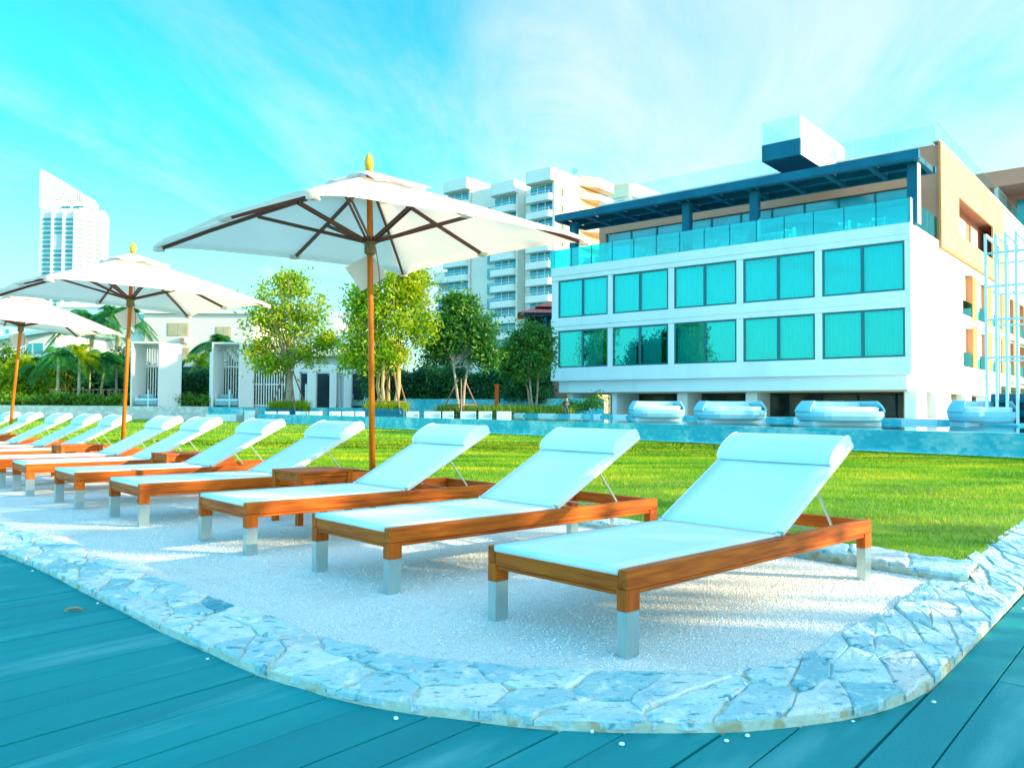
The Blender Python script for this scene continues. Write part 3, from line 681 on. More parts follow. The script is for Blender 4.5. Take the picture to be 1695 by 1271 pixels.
# ------------------------------------------------------------------ umbrellas
def make_umbrella(label):
    t = thing('garden_umbrella', label, 'umbrella', (0,0,0), 0, 'white canvas garden umbrellas along the lounger row')
    HC, HA, RC = 2.60, 3.18, 1.46        # rim height, apex, half side
    pl = MB().tube([(0,0,-.05),(0,0,3.22)], [.029,.026], 16).build('pole', polewood, t, smooth=True)
    MB().lathe([(.034,3.20),(.034,3.245),(.038,3.25),(.045,3.275),(.042,3.305),(.028,3.345),(.014,3.37),(.003,3.385)], 16).build('finial', finialm, t, smooth=True)
    hub = MB().lathe([(.033,2.42),(.055,2.44),(.052,2.52),(.070,2.53),(.070,2.59),(.034,2.60)], 12).build('hub', mat('aged_brass_hub', (.16,.10,.03), (.24,.16,.05), scale=20, rough=.5), t)
    MB().lathe([(.034,3.04),(.06,3.05),(.06,3.11),(.034,3.12)], 12).build('top_hub', darkwood, t)
    def dz(r_):    # fabric height along the way out (0 centre .. 1 rim)
        return HA + (HC-HA)*(r_**.93) - .035*math.sin(math.pi*r_)*0
    def cpt(side, u, v, off=0):
        # side 0..3, u across the side -1..1, v outwards 0..1
        x, y = RC, RC*u
        k_ = 1-.018*(1-abs(abs(u)*2-1))      # rim hollows slightly between the ribs
        x *= k_
        a = side*math.pi/2; c, s_ = math.cos(a), math.sin(a)
        sag = -.015*math.sin(math.pi*min(v,1))*(1-abs(abs(u)*2-1)) - .012*v*v*(1-abs(abs(u)*2-1))
        drop = -.07*(abs(u)**6)*(v**3)
        X, Y = x*v, y*v
        return (X*c-Y*s_, X*s_+Y*c, dz(v)+sag+drop+off)
    mb = MB()
    for sd_ in range(4):
        mb.grid(lambda u, v: cpt(sd_, u*2-1, .13+v*.87), 24, 14)
        mb.grid(lambda u, v: tuple(Vector(cpt(sd_, u*2-1, 1)) + Vector((0,0,-.035*v))), 24, 1)
    o = mb.build('canopy', canvas, t)
    me = o.data; import bmesh as _b; b = _b.new(); b.from_mesh(me); _b.ops.remove_doubles(b, verts=b.verts, dist=.002); b.to_mesh(me); b.free()
    me.polygons.foreach_set('use_smooth', [True]*len(me.polygons))
    mb = MB()
    for sd_ in range(4):
        mb.grid(lambda u, v: tuple(Vector(cpt(sd_, u*2-1, .04+v*.25, .045)) + Vector((0,0,.018*math.sin(u*math.pi*5)*v))), 24, 4)
    o = mb.build('vent_cap', canvas, t)
    me = o.data; b = _b.new(); b.from_mesh(me); _b.ops.remove_doubles(b, verts=b.verts, dist=.004); b.to_mesh(me); b.free()
    me.polygons.foreach_set('use_smooth', [True]*len(me.polygons))
    for k_ in range(8):
        a = k_*math.pi/4; L_ = RC*(math.sqrt(2) if k_ % 2 else 1)*.985; d = Vector((math.cos(a), math.sin(a), 0))
        zr = HC-.03-(.07 if k_ % 2 else 0)
        def rp(f_): 
            return d*L_*f_ + Vector((0,0, dz(f_) - .035 - (.07*(f_**3) if k_ % 2 else 0)))
        rb = MB(); pts = [rp(f_) for f_ in (.03,.25,.5,.75,.99)]
        for p, q in zip(pts, pts[1:]): rb.bar(p, q+(q-p).normalized()*.004, .020, .034)
        rb.build('rib', darkwood, t)
        h = d*.06 + Vector((0,0,2.55)); e = rp(.52)-Vector((0,0,.02)); sd2 = Vector((-d.y,d.x,0))*.017
        st2 = MB(); st2.bar(h+sd2, e+sd2, .012, .028); st2.bar(h-sd2, e-sd2, .012, .028); st2.build('strut', darkwood, t)
        c = rp(.99); MB().box(-.05,.035,-.04,.04,-.015,.02).build('corner_pocket', canvas, t, loc=c, rotz=a)
    # pull cord and the folded cover hanging from the hub
    MB().tube([(.05,-.02,2.50),(.075,-.03,2.3),(.085,-.04,2.1),(.06,-.03,2.02),(.03,-.02,2.1)], .004, 6).tube([(.05,.03,3.0),(.06,.035,2.55)], .004, 6).build('pull_cord', darkwood, t)
    a = R(200)
    fc, fs = math.cos(-LR), math.sin(-LR)
    def flap(u, v):      # a square of folded canvas hanging by one corner
        a_, b_ = (u-.5)*.30, (v-.5)*.30; X = (a_*.82+b_*.50)-.05; Z = 2.27-(a_*.50-b_*.82)*-1*.9; Y_ = .045+.02*math.sin(u*3)+.01*v
        return (X*fc-Y_*fs, X*fs+Y_*fc, Z)
    MB().grid(flap, 6, 6).build('hanging_flap', canvas, t, solid=.006)
    return t
UP = [(A0+DR*4.43+DL*1.93, R(-1.6), R(1.6)), (A0+DR*10.45+DL*1.85, R(-.4), R(-1.7)*-1), (A0+DR*16.3+DL*1.85, R(0), R(4.6))]
ULAB = ['tallest white canvas umbrella, nearest the camera on a straight teak pole','middle white canvas umbrella, on a leaning orange pole','farthest white canvas umbrella, cut by the left edge of the photo']
ub = make_umbrella(ULAB[0])
def set_tilt(o, p, tilt_cam, lean_right, rz):
    # lean: positive leans to the right of the picture; tilt_cam: negative leans towards the camera
    M = Matrix.Translation((p.x, p.y, 0)) @ Matrix.Rotation(lean_right, 4, 'Y') @ Matrix.Rotation(-tilt_cam, 4, 'X') @ Matrix.Rotation(rz, 4, 'Z')
    o.matrix_world = M
for i, (p, a, b) in enumerate(UP):
    o = ub if i == 0 else copy_tree(ub, ULAB[i])
    lr = (R(-1.0), R(1.9), R(4.6))[i]; tc_ = (R(-1.5), R(0), R(0))[i]
    set_tilt(o, p, tc_, lr, LR)
# ------------------------------------------------------------------ hotel  (local x = away from the camera along its side, local y = along its front)
HR = R(90-YB)
H = thing('hotel', 'white hotel raised on columns, with teal windows, roof terrace and dark blue pergola', 'hotel', (21.5,44,0), HR)
wins = [(.33,4.78),(5.2,9.6),(10.04,14.37),(14.8,19.13),(19.53,23.82)]
piers = [(0,.33)]+[(a[1],b[0]) for a, b in zip(wins, wins[1:])]+[(23.82,24.4)]
zb = [(2.92,3.87),(6.55,7.48),(10.2,11.15)]; zw = [(3.87,6.55),(7.48,10.2)]
mb = MB()
for z0, z1 in zb: mb.box(0, .40, 0, 24.4, z0, z1)
for a, b in piers:
    for z0, z1 in zw: mb.box(0.06, .40, a, b, z0, z1)
for z0, z1 in zb[1:]: mb.box(-.05, 0, 0, 24.4, z1-.62, z1-.02)      # projecting string courses
mb.box(-.05, 0, 0, 24.4, 2.92, 3.2)
mb.box(.40, 12.6, 0, .4, 2.92, 11.15)                                    # plain side wall
mb.box(1.6, 27, .4, 24.4, 2.92, 11.15).box(.4, 1.6, 24.0, 24.4, 2.92, 11.15).box(.4,1.6,.4,24,11.0,11.15).box(.4,1.6,.4,24,6.8,7.2).box(.4,1.6,.4,24,2.92,3.3)
mb.build('wall', white, H, bevel=.02)
MB().box(.45, 26, .35, 24, 2.1, 2.915).build('lower_band', white, H)
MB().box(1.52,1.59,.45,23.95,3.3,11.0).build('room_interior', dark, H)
for zi, (z0, z1) in enumerate(zw):
    for wi, (a, b) in enumerate(wins):
        fr = MB(); m_ = (a+b)/2; t_ = .11
        fr.box(.10,.20,a+.003,b-.003,z0+.003,z0+t_).box(.10,.20,a+.003,b-.003,z1-t_,z1-.003).box(.10,.20,a+.003,a+t_,z0+t_,z1-t_).box(.10,.20,b-t_,b-.003,z0+t_,z1-t_).box(.10,.20,m_-.085,m_+.085,z0+t_,z1-t_)
        w = fr.build('window', teald, H)
        for (p, q) in ((a+t_, m_-.085), (m_+.085, b-t_)):
            MB().box(.14,.155,p,q,z0+t_,z1-t_).build('pane', pane, w)
            k_ = rnd.uniform(44, 60); ph = rnd.uniform(0,6); op = 0
            if zi == 0 and wi >= 3: op = rnd.uniform(.12,.35)
            c0, c1 = p-.05, q+.05
            if op: c0 += (q-p)*op
            MB().grid(lambda u, v: (  .42+.04*math.sin(k_*u*(1+.12*math.sin(u*9+ph))+ph), c0+(c1-c0)*u, z0-.02+(z1-z0+.04)*v), 90, 1).build('curtain', curt, w, smooth=True)
# side bays: niches, fins, balconies behind the lattice
mb = MB()
for z0, z1 in ((2.92,3.87),(6.55,7.30),(10.2,10.85)): mb.box(12.6, 60, 0, .4, z0, z1)
mb.box(12.6, 60, 1.9, 2.3, 2.92, 11).box(27, 60, 2.3, 20, 2.92, 16.2).box(27,60,-.02,2.3,11.0,17.0)
for k in range(9): mb.box(17.2+5.3*k, 17.6+5.3*k, .4, 1.9, 3, 11)
mb.build('side_wing', white, H)
for k in range(8):
    t0 = 12.6+5.3*k
    for z0, z1 in ((3.87,6.55),(7.30,10.2)):
        w = MB().box(t0+.5, t0+2.2, 1.82, 1.895, z0, z1-.3).build('side_window', teald, H)
        MB().box(t0+.6, t0+2.1, 1.78, 1.815, z0+.1, z1-.4).build('pane', winT, w)
        MB().box(t0+.25, t0+2.9, .02, .06, z0-.35, z0+.95).build('balcony_rail', balg, H)
        MB().box(t0+.25, t0+3.1, -.35, -.005, z0-.6, z0-.35).build('balcony_slab', white, H)
    MB().box(t0+2.95, t0+4.4, -.02, 1.8, 3.87, 10.18).build('coloured_fin', orange, H)
# upper storey
mb = MB()
mb.box(6.5, 6.9, 0, 1.5, 11.16, 17.0).box(6.5, 6.9, 1.5, 24.6, 14.75, 17.0).box(6.5, 6.9, 24.0, 24.6, 11.16, 14.75)
mb.box(6.9, 26.9, .1, 24.6, 15.0, 16.9).box(10.9,26.9,.9,24.6,11.16,15.0)
mb.box(6.5, 6.9, 1.1,1.5,11.16,14.75)
mb.build('terracotta_storey', pinkw, H)
ug = MB().box(6.75,6.85,1.5,24.0,11.16,14.7).build('terrace_window', winT, H)
mb = MB()
for k in range(11): y = 1.5+22.5*k/10; mb.box(6.66,6.745,y-.05,y+.05,11.16,14.7)
mb.box(6.6,6.745,1.5,24,13.75,13.95); mb.build('window_bars', teald, ug)
# awning arc seen through the glazing
MB().grid(lambda u, v: (6.3-.5*math.sin(v*math.pi/2), 4.5+9*u, 12.6+1.3*math.sin(math.pi*u)**.6-.5*v), 20, 4).build('curved_awning', mat('teal_awning', (.0,.28,.33), rough=.5), H)
cp_ = [(6.5,10.9,11.2,17.2)]
cl = MB(); cyo = -.12
def clad(t0, t1, z0, z1):
    n = max(1, int(round((t1-t0)/2.0))); w = (t1-t0)/n
    for i in range(n): cl.box(t0+w*i+.015, t0+w*(i+1)-.015, cyo, -.001, z0+.015, z1-.015)
clad(6.5,27,14.75,17.2); clad(6.5,11.2,12.3,14.75); clad(6.5,27,10.9,12.3); clad(22.5,27,12.3,14.75)
cl.build('timber_cladding', cladm, H)
mb = MB().box(6.3,6.495,-.14,.0,10.85,17.15).box(6.3,27,-.14,-.001,10.72,10.895).box(11.15,11.2,-.02,.9,12.3,14.75)
mb.build('cladding_trim', orange, H)
MB().box(11.25,22.45,.86,.895,12.3,14.75).build('recess_back', pinkw, H)
for (a, b) in ((12.3,14.9),(15.1,17.6),(19.3,21.6)):
    w = MB().box(a,b,.78,.855,12.32,14.4).build('upper_window', mat('beige_frame', (.55,.40,.26), rough=.5), H)
    MB().box(a+.12,b-.12,.74,.775,12.42,14.3).build('pane', mat('bright_blind', (.80,.82,.80), (.7,.74,.74), scale=.5, rough=.3), w)
MB().box(6.4,60,-.05,.35,17.21,17.34).box(6.4,6.8,.35,24.6,17.01,17.12).build('roof_coping', white, H)
for i in range(14):
    MB().box(6.6+3.8*i+.02,6.6+3.8*(i+1)-.02,.12,.14,17.345,18.45).build('roof_balustrade', clearg, H)
for i in range(10):
    y = .2+2.44*i; MB().box(6.6,6.62,y+.02,y+2.42,17.125,18.3).build('roof_balustrade', clearg, H)
# look-out box over the pergola
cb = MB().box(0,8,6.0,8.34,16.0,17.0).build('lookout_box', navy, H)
MB().box(0.1,8,5.97,5.998,16.02,17.02).build('painted_lit_side', cream, cb)  # cream sheet paints sunlight onto this side of the dark blue box
MB().box(.02,.04,6.02,8.32,17.0,18.4).build('glass_front', clearg, cb)
for i in range(4):
    MB().box(.05+2*i,2.02+2*i,6.02,6.04,17.0,18.4).build('glass_side', whitenedg, cb); MB().box(.05+2*i,2.02+2*i,8.28,8.30,17.0,18.4).build('glass_side', clearg, cb)
# pergola
for s in (.0, 9.1, 13.75, 22.9):
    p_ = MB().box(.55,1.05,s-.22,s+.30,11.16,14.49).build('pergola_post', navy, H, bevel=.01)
MB().box(.50,1.1,-.27,-.225,11.16,14.49).build('painted_lit_post_face', cream, p_)  # added cream sheet paints sunlight onto the corner post's side
mb = MB().box(-.32,.08,-.5,23.9,14.50,14.98).box(3.3,3.55,-.5,23.9,14.50,14.85)
for i in range(11):
    s = -.4+2.41*i; mb.box(.08,3.3,s,s+.28,14.50,14.80)
mb.box(1.6,1.8,-.4,23.9,14.52,14.82)
mb.build('pergola_beams', navy, H)
mb = MB(); sk = MB()
for i in range(10):
    s = -.12+2.41*i
    for a, b in ((.08,1.6),(1.8,3.3)):
        c = (a+b)/2
        mb.box(a,c-.33,s,s+2.13,14.82,14.86).box(c+.33,b,s,s+2.13,14.82,14.86).box(c-.33,c+.33,s,s+.3,14.82,14.86).box(c-.33,c+.33,s+1.83,s+2.13,14.82,14.86)
        sk.box(c-.33,c+.33,s+.3,s+1.83,14.83,14.85)
mb.build('pergola_roof', navy, H); sk.build('skylight', mat('frosted_skylight', (.02,.42,.62), rough=.4, transl=.6), H)
# terrace balustrade
for i in range(14):
    y = .06+1.74*i; g_ = MB().box(.12,.145,y+.015,y+1.725,11.16,12.5).build('glass_panel', balg, H)
    MB().box(.10,.118,y-.02,y+.02,11.16,12.5).build('glass_clamp', navy, g_)
for i in range(3): MB().box(.15+2.0*i,2.12+2.0*i,.05,.07,11.16,12.5).build('glass_panel', balg, H)
MB().box(.1,.7,24.2,24.6,11.16,12.5).build('glass_panel', balg, H)
MB().box(.09,.6,.0,.045,11.16,12.52).build('white_end_panel', white, H)
# ground floor
for s0, s1 in ((23.3,23.8),(19.5,19.9),(14.0,14.75),(9.2,9.95)):
    MB().box(1.2,3.2 if s0 < 15 else 4.2,s0,s1,-.5,2.095).build('column', white if s0 > 15 else mat('sun_tinted_column', (.80,.72,.66), rough=.8), H)  # warm sunlight painted into the colour of the two right-hand columns
for t0, t1 in ((1.0,3.2),(5.5,9.1),(13.5,15)): MB().box(t0,t1,.02,.62,-.5,2.915 if 0 else 2.095).build('column', white, H)
MB().box(.6,24,.36,24,2.02,2.095).build('soffit', mat('warm_soffit', (.55,.38,.22), rough=.8), H)
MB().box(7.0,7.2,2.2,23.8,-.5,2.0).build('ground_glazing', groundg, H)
MB().box(6.9,6.99,5.8,9.0,-.5,1.6).build('wood_panel', mat('warm_wood_panel', (.55,.33,.13), (.62,.4,.18), scale=1, rough=.6), H)
MB().box(6.9,6.99,1.3,2.2,-.5,2.0).build('wood_panel', orange, H)
MB().box(4.5,4.6,10.4,11.2,-.5,2.0).build('wood_panel', orange, H)
gw = mat('golden_wood', (.55,.30,.06), (.65,.4,.12), scale=1, rough=.5)
for i_, (a_, b_) in enumerate(((3.4,5.2),(5.25,7.6),(7.65,9.6),(9.65,12.0),(12.05,15),(15.05,20))):
    MB().box(a_,b_,1.2,1.3,-.5,2.0).build('side_door_wall' if i_ % 2 == 0 else 'side_glazing', gw if i_ % 2 == 0 else groundg, H)
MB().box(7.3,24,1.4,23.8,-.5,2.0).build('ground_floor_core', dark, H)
for i in range(9):
    y = 2.6+2.3*i; MB().box(6.86,6.895,y,y+.07,-.5,2.0).build('mullion', navy, H)
MB().box(.7,12.6,.1,12,-.5,.51).build('floor_slab', mdeck2, H)
# rear wing far right
W2 = thing('rear_wing', 'terracotta hotel wing with teal windows rising behind at the right edge', 'hotel wing', C0 + DB*56 + DA*-12, HR)
mb = MB().box(-2.4,12,0,20.0,25.2,26.9).box(3,12,0,20,13.8,25.2).box(3,12,20,20.3,13.8,25.1); mb.build('wall', pinkw, W2)
for i in range(4):
    w = MB().box(2.8,2.98,.3+3.9*i,3.9+3.9*i,20.4,24.6).build('window', winT, W2); MB().box(2.7,2.79,.3+3.9*i+1.7,.3+3.9*i+1.85,20.4,24.6).build('mullion', teald, w)
MB().box(-2.2,3,16.6,17.0,19.8,25.19).box(-2.4,3,0,16.6,19.5,20.35).build('white_partition', white, W2)

# terrace furniture --------------------------------------------------------
mrope = mat('white_rope', (.74,.78,.76), (.5,.58,.58), scale=24, rough=.8, vor=1)
def hp(t, s, z=0): return C0 + DB*t + DA*s + Vector((0,0,z))
def make_chair(label):
    t = thing('terrace_chair', label, 'chair', (0,0,0), 0, 'woven chairs on the hotel terrace')
    MB().box(-.3,.3,-.3,.3,.40,.47).build('seat', mrope, t)
    MB().grid(lambda u, v: (.34*math.cos(R(-100+200*u)), .34*math.sin(R(-100+200*u)), .45+.42*v), 12, 2).build('backrest', mrope, t, solid=.04)
    for x in (-.25,.22):
        for y in (-.24,.24): MB().tube([(x,y,.0),(x*.92,y*.92,.41)], .018, 6).build('leg', alu, t)
    return t
def make_ttable(label):
    t = thing('terrace_table', label, 'table', (0,0,0), 0, 'tables on the hotel terrace')
    MB().box(-.4,.4,-.7,.7,.72,.76).build('tabletop', alu, t)
    for x in (-.34,.34):
        for y in (-.62,.62): MB().tube([(x,y,0),(x,y,.72)], .02, 6).build('leg', alu, t)
    return t
tch = None
cl_ = [(1.6,2.1,'nearest the right corner post'),(1.5,4.0,'second from the right corner'),(2.6,3.2,'behind the two at the right corner'),(1.4,7.2,'just right of the second post'),(1.5,10.4,'just left of the second post'),
       (1.4,12.2,'right of the third post'),(1.4,16.2,'left of the third post'),(1.4,17.6,'second left of the third post'),(1.6,20.2,'beside the left dining table'),(1.6,21.3,'at the middle of the left dining table'),(1.6,22.3,'at the left end of the left dining table')]
for i, (t_, s_, w_) in enumerate(cl_):
    lb = 'woven terrace chair behind the teal glass, '+w_
    o = make_chair(lb) if tch is None else copy_tree(tch, lb)
    tch = tch or o; o.location = hp(t_, s_, 11.155); o.rotation_euler.z = HR + rnd.uniform(-.5,.5)
ttb = None
for t_, s_, w_ in ((1.9,8.4,'white terrace table left of the right-hand chairs behind the glass'),(2.2,21.2,'long dark-legged dining table at the left end of the terrace'),(2.0,15.0,'terrace table left of the third pergola post')):
    o = make_ttable(w_) if ttb is None else copy_tree(ttb, w_); ttb = ttb or o; o.location = hp(t_, s_, 11.155); o.rotation_euler.z = HR
# ------------------------------------------------------------------ daybeds at the pool's far side
mwick = mat('pale_wicker', (.26,.64,.76), (.40,.72,.80), scale=30, rough=.8, bump=.4, bscale=120)
def make_daybed(label):
    t = thing('poolside_daybed', label, 'daybed', (0,0,0), 0, 'pale rounded daybeds beside the pool')
    # width 2.2 along x, seen from the front (-y)
    def out(cz, sx, sy):
        P = []
        for i in range(33):
            a = 2*math.pi*i/32; c, s_ = math.cos(a), math.sin(a)
            P.append((sx*math.copysign(abs(c)**.45, c), sy*math.copysign(abs(s_)**.55, s_), cz))
        return P
    rings = [out(.12,.98,.62), out(.18,1.06,.68), out(.34,1.12,.74), out(.50,1.12,.74), out(.53,1.09,.71)]
    def shell(rs, m_, name, par):
        mb = MB(); n = 33
        for r_ in rs: mb.v += r_
        for j in range(len(rs)-1):
            for i in range(n-1): mb.f.append((j*n+i, j*n+i+1, (j+1)*n+i+1, (j+1)*n+i))
        mb.f.append(tuple(range(32))[::-1]); mb.f.append(tuple((len(rs)-1)*n+i for i in range(32)))
        return mb.build(name, m_, par)
    shell(rings, mwick, 'base', t)
    shell([out(.525,.98,.60), out(.66,1.0,.62), out(.70,.94,.56)], sling, 'mattress', t)
    # hood: a tapering capsule wall round the back and sides, open to the front
    def hood(u, v):
        a = R(-32+244*u); x = 1.12*math.copysign(abs(math.cos(a))**.45, math.cos(a)); y = .74*math.copysign(abs(math.sin(a))**.55, math.sin(a))
        k_ = 1-.17*v**1.6; return (x*k_, y*k_, .48+.44*v)
    MB().grid(hood, 40, 6).build('backrest', mwick, t, solid=.05, smooth=True)
    MB().grid(lambda u, v: ((u-.5)*1.72*(1-.06*v), .60-.06*v, .66+.22*v), 6, 2).build('back_cushion', mat('daybed_cushion', (.50,.74,.80), (.6,.8,.84), scale=6, rough=.8), t, solid=.14)
    MB().box(-.95,.95,-.5,.5,0,.12).build('plinth', mdeck2, t)
    return t
db = None
for i, (x0, x1, yb, w) in enumerate(((1045,1135,699,'smallest pale blue poolside daybed, the first from the left, below the hotel windows'),(1157,1271,699,'second pale daybed from the left, between two columns of the hotel'),
        (1332,1467,702,'largest fully visible poolside daybed, third from the left'),(1590,1690,705,'rightmost poolside daybed, partly behind the white lattice'))):
    wpx = (90, 114, 135, 120)[i]; Y = 2.24*FPX/wpx; a = at(x0, yb, Y); b = at(x1, yb, Y); s_ = 1.0
    if i == 0: Y = 33; s_ = 1
    if i == 1: Y = 29.5
    if i == 2: Y = 26.5
    if i == 3: Y = 26.5
    a = at(x0, yb, Y); b = at(x1, yb, Y); s_ = (b.x-a.x)/2.24
    o = make_daybed(w) if db is None else copy_tree(db, w); db = db or o
    zt = at((x0+x1)/2, (664,664,664,664)[i], Y).z; zb_ = .50
    o.location = ((a.x+b.x)/2, Y+.5, zb_); o.rotation_euler.z = R(2); o.scale = (s_, s_, (zt-zb_)/.92)
# pool platform at right edge, lattice pavilion
lat = thing('lattice_pavilion', 'tall white steel lattice pavilion at the right edge, standing by the pool', 'pavilion', (15.62,27,.5), -R(40.1))
mb = MB(); Hh = 6.25
for i in range(11): mb.box(.29*i, .29*i+.085, 0, .07, 0, Hh)
mb.build('front_bars', alu, lat)
mb = MB()
for i in range(11): mb.box(.29*i,.29*i+.07,2.3,2.36,0,Hh)
mb.build('side_bars', alu, lat)
for z in (.02, 2.2, 3.45, 4.55, 5.65): MB().box(-.01,2.97,.075,.11,z,z+.07).build('rail', mat('pale_blue_rail', (.35,.72,.82), rough=.4), lat); MB().box(.0,2.97,2.365,2.4,z,z+.07).build('rail', mat('pale_blue_rail', (.35,.72,.82), rough=.4), lat)
mb = MB()
for i in range(11): mb.bar((.29*i+.043,.0,Hh+.04),(.29*i+.043,2.4,Hh+.04),.085,.08)
mb.build('roof_bars', alu, lat)
mb = MB().box(.15,3.2,.5,2.2,.0,1.05); o = mb.build('dark_screen', dark, lat)
MB().box(.1,3.2,.35,.48,.75,1.05).box(.1,3.2,.35,.45,.3,.5).build('dark_slats', navy, lat)
tag(MB().box(0,9,-2.2,3.5,-.3,.0).build('lattice_platform', tile, loc=(15.2,26.8,.56)), 'low blue tiled platform under the white lattice pavilion', 'platform')

# ------------------------------------------------------------------ cabanas along the far pool deck
mcab = mat('cabana_white', (.87,.83,.82), (.90,.87,.86), scale=1.5, stretch=(1,1,.2), rough=.7)
mcush = mat('cabana_cushion', (.20,.44,.48), (.28,.52,.56), scale=3, rough=.9)
def make_cabana(label):
    # local: x to the right, y away; width 3.7, height 4.75, depth 2.6
    t = thing('cabana', label, 'cabana', (0,0,0), 0, 'tall white cabanas on the terrace behind the lawn')
    w, d, h = 1.95, 2.4, 4.75
    MB().box(-.12,0,0,d,0,h).build('side_wall', mcab, t)
    MB().box(w,w+.12,0,d,0,h).build('side_wall', mcab, t)
    MB().box(-.12,w+.12,0,d,h+.001,h+.12).build('roof', mcab, t)
    mb = MB()
    for i in range(9): x = .12+.2*i; mb.box(x,x+.07,d-.1,d-.03,.1,h-.25)
    mb.box(0,w,d-.14,d-.101,3.05,3.22).box(0,w,d-.1,d,.0,.1).box(0,w,d-.1,d,h-.25,h); mb.build('slatted_screen', mcab, t)
    MB().box(.1,w-.1,.15,1.9,.12,.45).build('bed_base', mcush, t, bevel=.03)
    MB().box(.12,w-.12,.2,1.85,.455,.62).build('mattress', sling, t, bevel=.04, seg=2)
    MB().tube([(.15,1.2,.80),(w-.8,1.2,.80)], .17, 12).build('bolster', mcush, t)
    MB().tube([(w-.55,-.4,0),(w-.55,-.4,1.3)], .05, 8).build('post_light', alu, t)
    return t
cb1 = make_cabana('leftmost tall white cabana, directly right of the middle umbrella pole')
p = at(210.5, 672, 60.5); cb1.location = (p.x, 61.2, .885); cb1.rotation_euler.z = R(36)*0+R(0)
def wing(x, y, w, yaw, h, label):
    t = tag(MB().box(0,w,0,.14,0,h).build('privacy_wall', mcab, loc=(x,y,.885), rotz=yaw), label, 'wall', 'white privacy walls beside the cabanas')
    return t
p2 = at(262.5, 672, 61.2); 
wing(p2.x, 61.2-.02, 1.62, R(38), 4.75, 'broad white wall panel on the right of the leftmost cabana')
cb2 = copy_tree(cb1, 'second tall white cabana from the left, left of the first round-crowned tree'); p = at(349, 674, 61.4); cb2.location = (p.x+.12, 61.4, .885)
p2 = at(396, 674, 61.4); wing(p2.x, 61.4, 1.05, R(34), 4.6, 'white wall panel right of the second cabana')
p2 = at(336, 674, 61.2); o = MB().box(0,.62,0,.14,0,4.2).build('privacy_wall', mcab, loc=(p2.x,62.4,.885)); tag(o, 'narrow lilac-white wall panel left of the second cabana', 'wall', 'white privacy walls beside the cabanas')
# slatted fence behind the first tree
fx0 = at(412, 674, 62).x; fx1 = at(472, 674, 62).x
sf = thing('slatted_screen', 'white slatted screen fence seen behind the yellow-green tree', 'screen', (fx0,62.3,.885))
mb = MB(); n = 15
for i in range(n): x = (fx1-fx0)*i/(n-1); mb.box(x,x+.07,0,.07,0,4.3)
mb.build('slats', mcab, sf); MB().box(0,fx1-fx0+.07,.075,.12,.1,.2).box(0,fx1-fx0+.07,.075,.12,1.7,1.8).box(0,fx1-fx0+.07,.075,.12,4.1,4.2).build('rails', mcab, sf)
# open frame of cabanas between the trees (x 478..618)
fr = thing('cabana_row', 'row of pale open cabana bays with a blue daybed between the two yellow-green trees', 'cabana', (0,62.5,.885))
def fxx(px): return at(px, 674, 62.5).x
mb = MB()
for a, b in ((484,495),(508,522),(545,556),(568,581),(602,612)): mb.box(fxx(a),fxx(b),0,.5,0,2.75)
mb.box(fxx(478),fxx(612),0,.5,2.751,3.3).build('portal_frame', mcab, fr)
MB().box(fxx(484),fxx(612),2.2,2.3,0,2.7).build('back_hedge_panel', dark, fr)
mb = MB()
for i in range(5): x = fxx(558)+ (fxx(567)-fxx(558))*i/4; mb.box(x,x+.05,.2,.26,0,2.7)
mb.build('slats', alu, fr); MB().box(fxx(570),fxx(602),.6,1.6,.15,.62).build('daybed', mcush, fr); MB().tube([(fxx(570),.8,.85),(fxx(581),.8,.85)],.2,10).build('bolster', mcush, fr)
tag(MB().tube([(0,0,0),(0,0,1.75)], .07, 8).build('bollard_light', alu, loc=(at(501,674,60).x,60.9,.885)), 'thin white bollard light standing before the dark bay right of the first tree', 'bollard')

# ------------------------------------------------------------------ houses behind
def win(par, x0, x1, z0, z1, m_, y=-.02, fm=None, mull=1):
    w = MB().box(x0-.1,x1+.1,y,-.001,z0-.1,z1+.1).build('window', fm or white, par); mb = MB()
    n = mull+1; ww = (x1-x0)/n
    for i in range(n): mb.box(x0+ww*i+.04,x0+ww*(i+1)-.04,y-.04,y-.001,z0,z1)
    mb.build('pane', m_, w); return w
def house(px0, px1, ytop, Y, depth, label, m_, name='house', zb_=0, rot=0):
    a = at(px0, ytop, Y); b = at(px1, ytop, Y); t = thing(name, label, 'house', (a.x, Y, 0), rot); t['w'] = b.x-a.x
    MB().box(0,b.x-a.x,0,depth,zb_,a.z).build('wall', m_, t); return t, a, (b.x-a.x)
def WZ(px, py, Y, a): p = at(px, py, Y); return p.x-a.x, p.z
bw = mat('beige_glass', (.42,.36,.20), (.55,.5,.32), scale=.8, rough=.2)
hs, a, w = house(238, 420, 519, 92, 14, 'plain sunlit cream house behind the white cabanas, with a small air conditioner', cream)
for (x0,x1,y0,y1) in ((278,311,536,555),(358,381,542,559),(291,312,577,597)):
    p, q = WZ(x0,y1,92,a), WZ(x1,y0,92,a); win(hs, p[0], q[0], p[1], q[1], bw, fm=mat('tan_frame', (.6,.45,.3), rough=.6))
p, q = WZ(298,568,92,a), WZ(311,559,92,a); ac = MB().box(p[0],q[0],-.5,-.001,p[1],q[1]).build('air_conditioner', cream, hs)
MB().lathe([(.28,0),(.28,.05)],16).build('fan', mat('rust_fan', (.45,.25,.15), rough=.6), ac, loc=((p[0]+q[0])/2,-.505,(p[1]+q[1])/2)).rotation_euler.x = R(90)
MB().box(0,w+.3,-.3,14,a.z+.002,a.z+.35).build('parapet', cream, hs)
MB().prism([(w*.02-3.2,2),(w*.02-.01,-.1),(w*.02-.01,8),(w*.02-3.2,8)], 3, a.z-2).build('side_block', cream, hs)
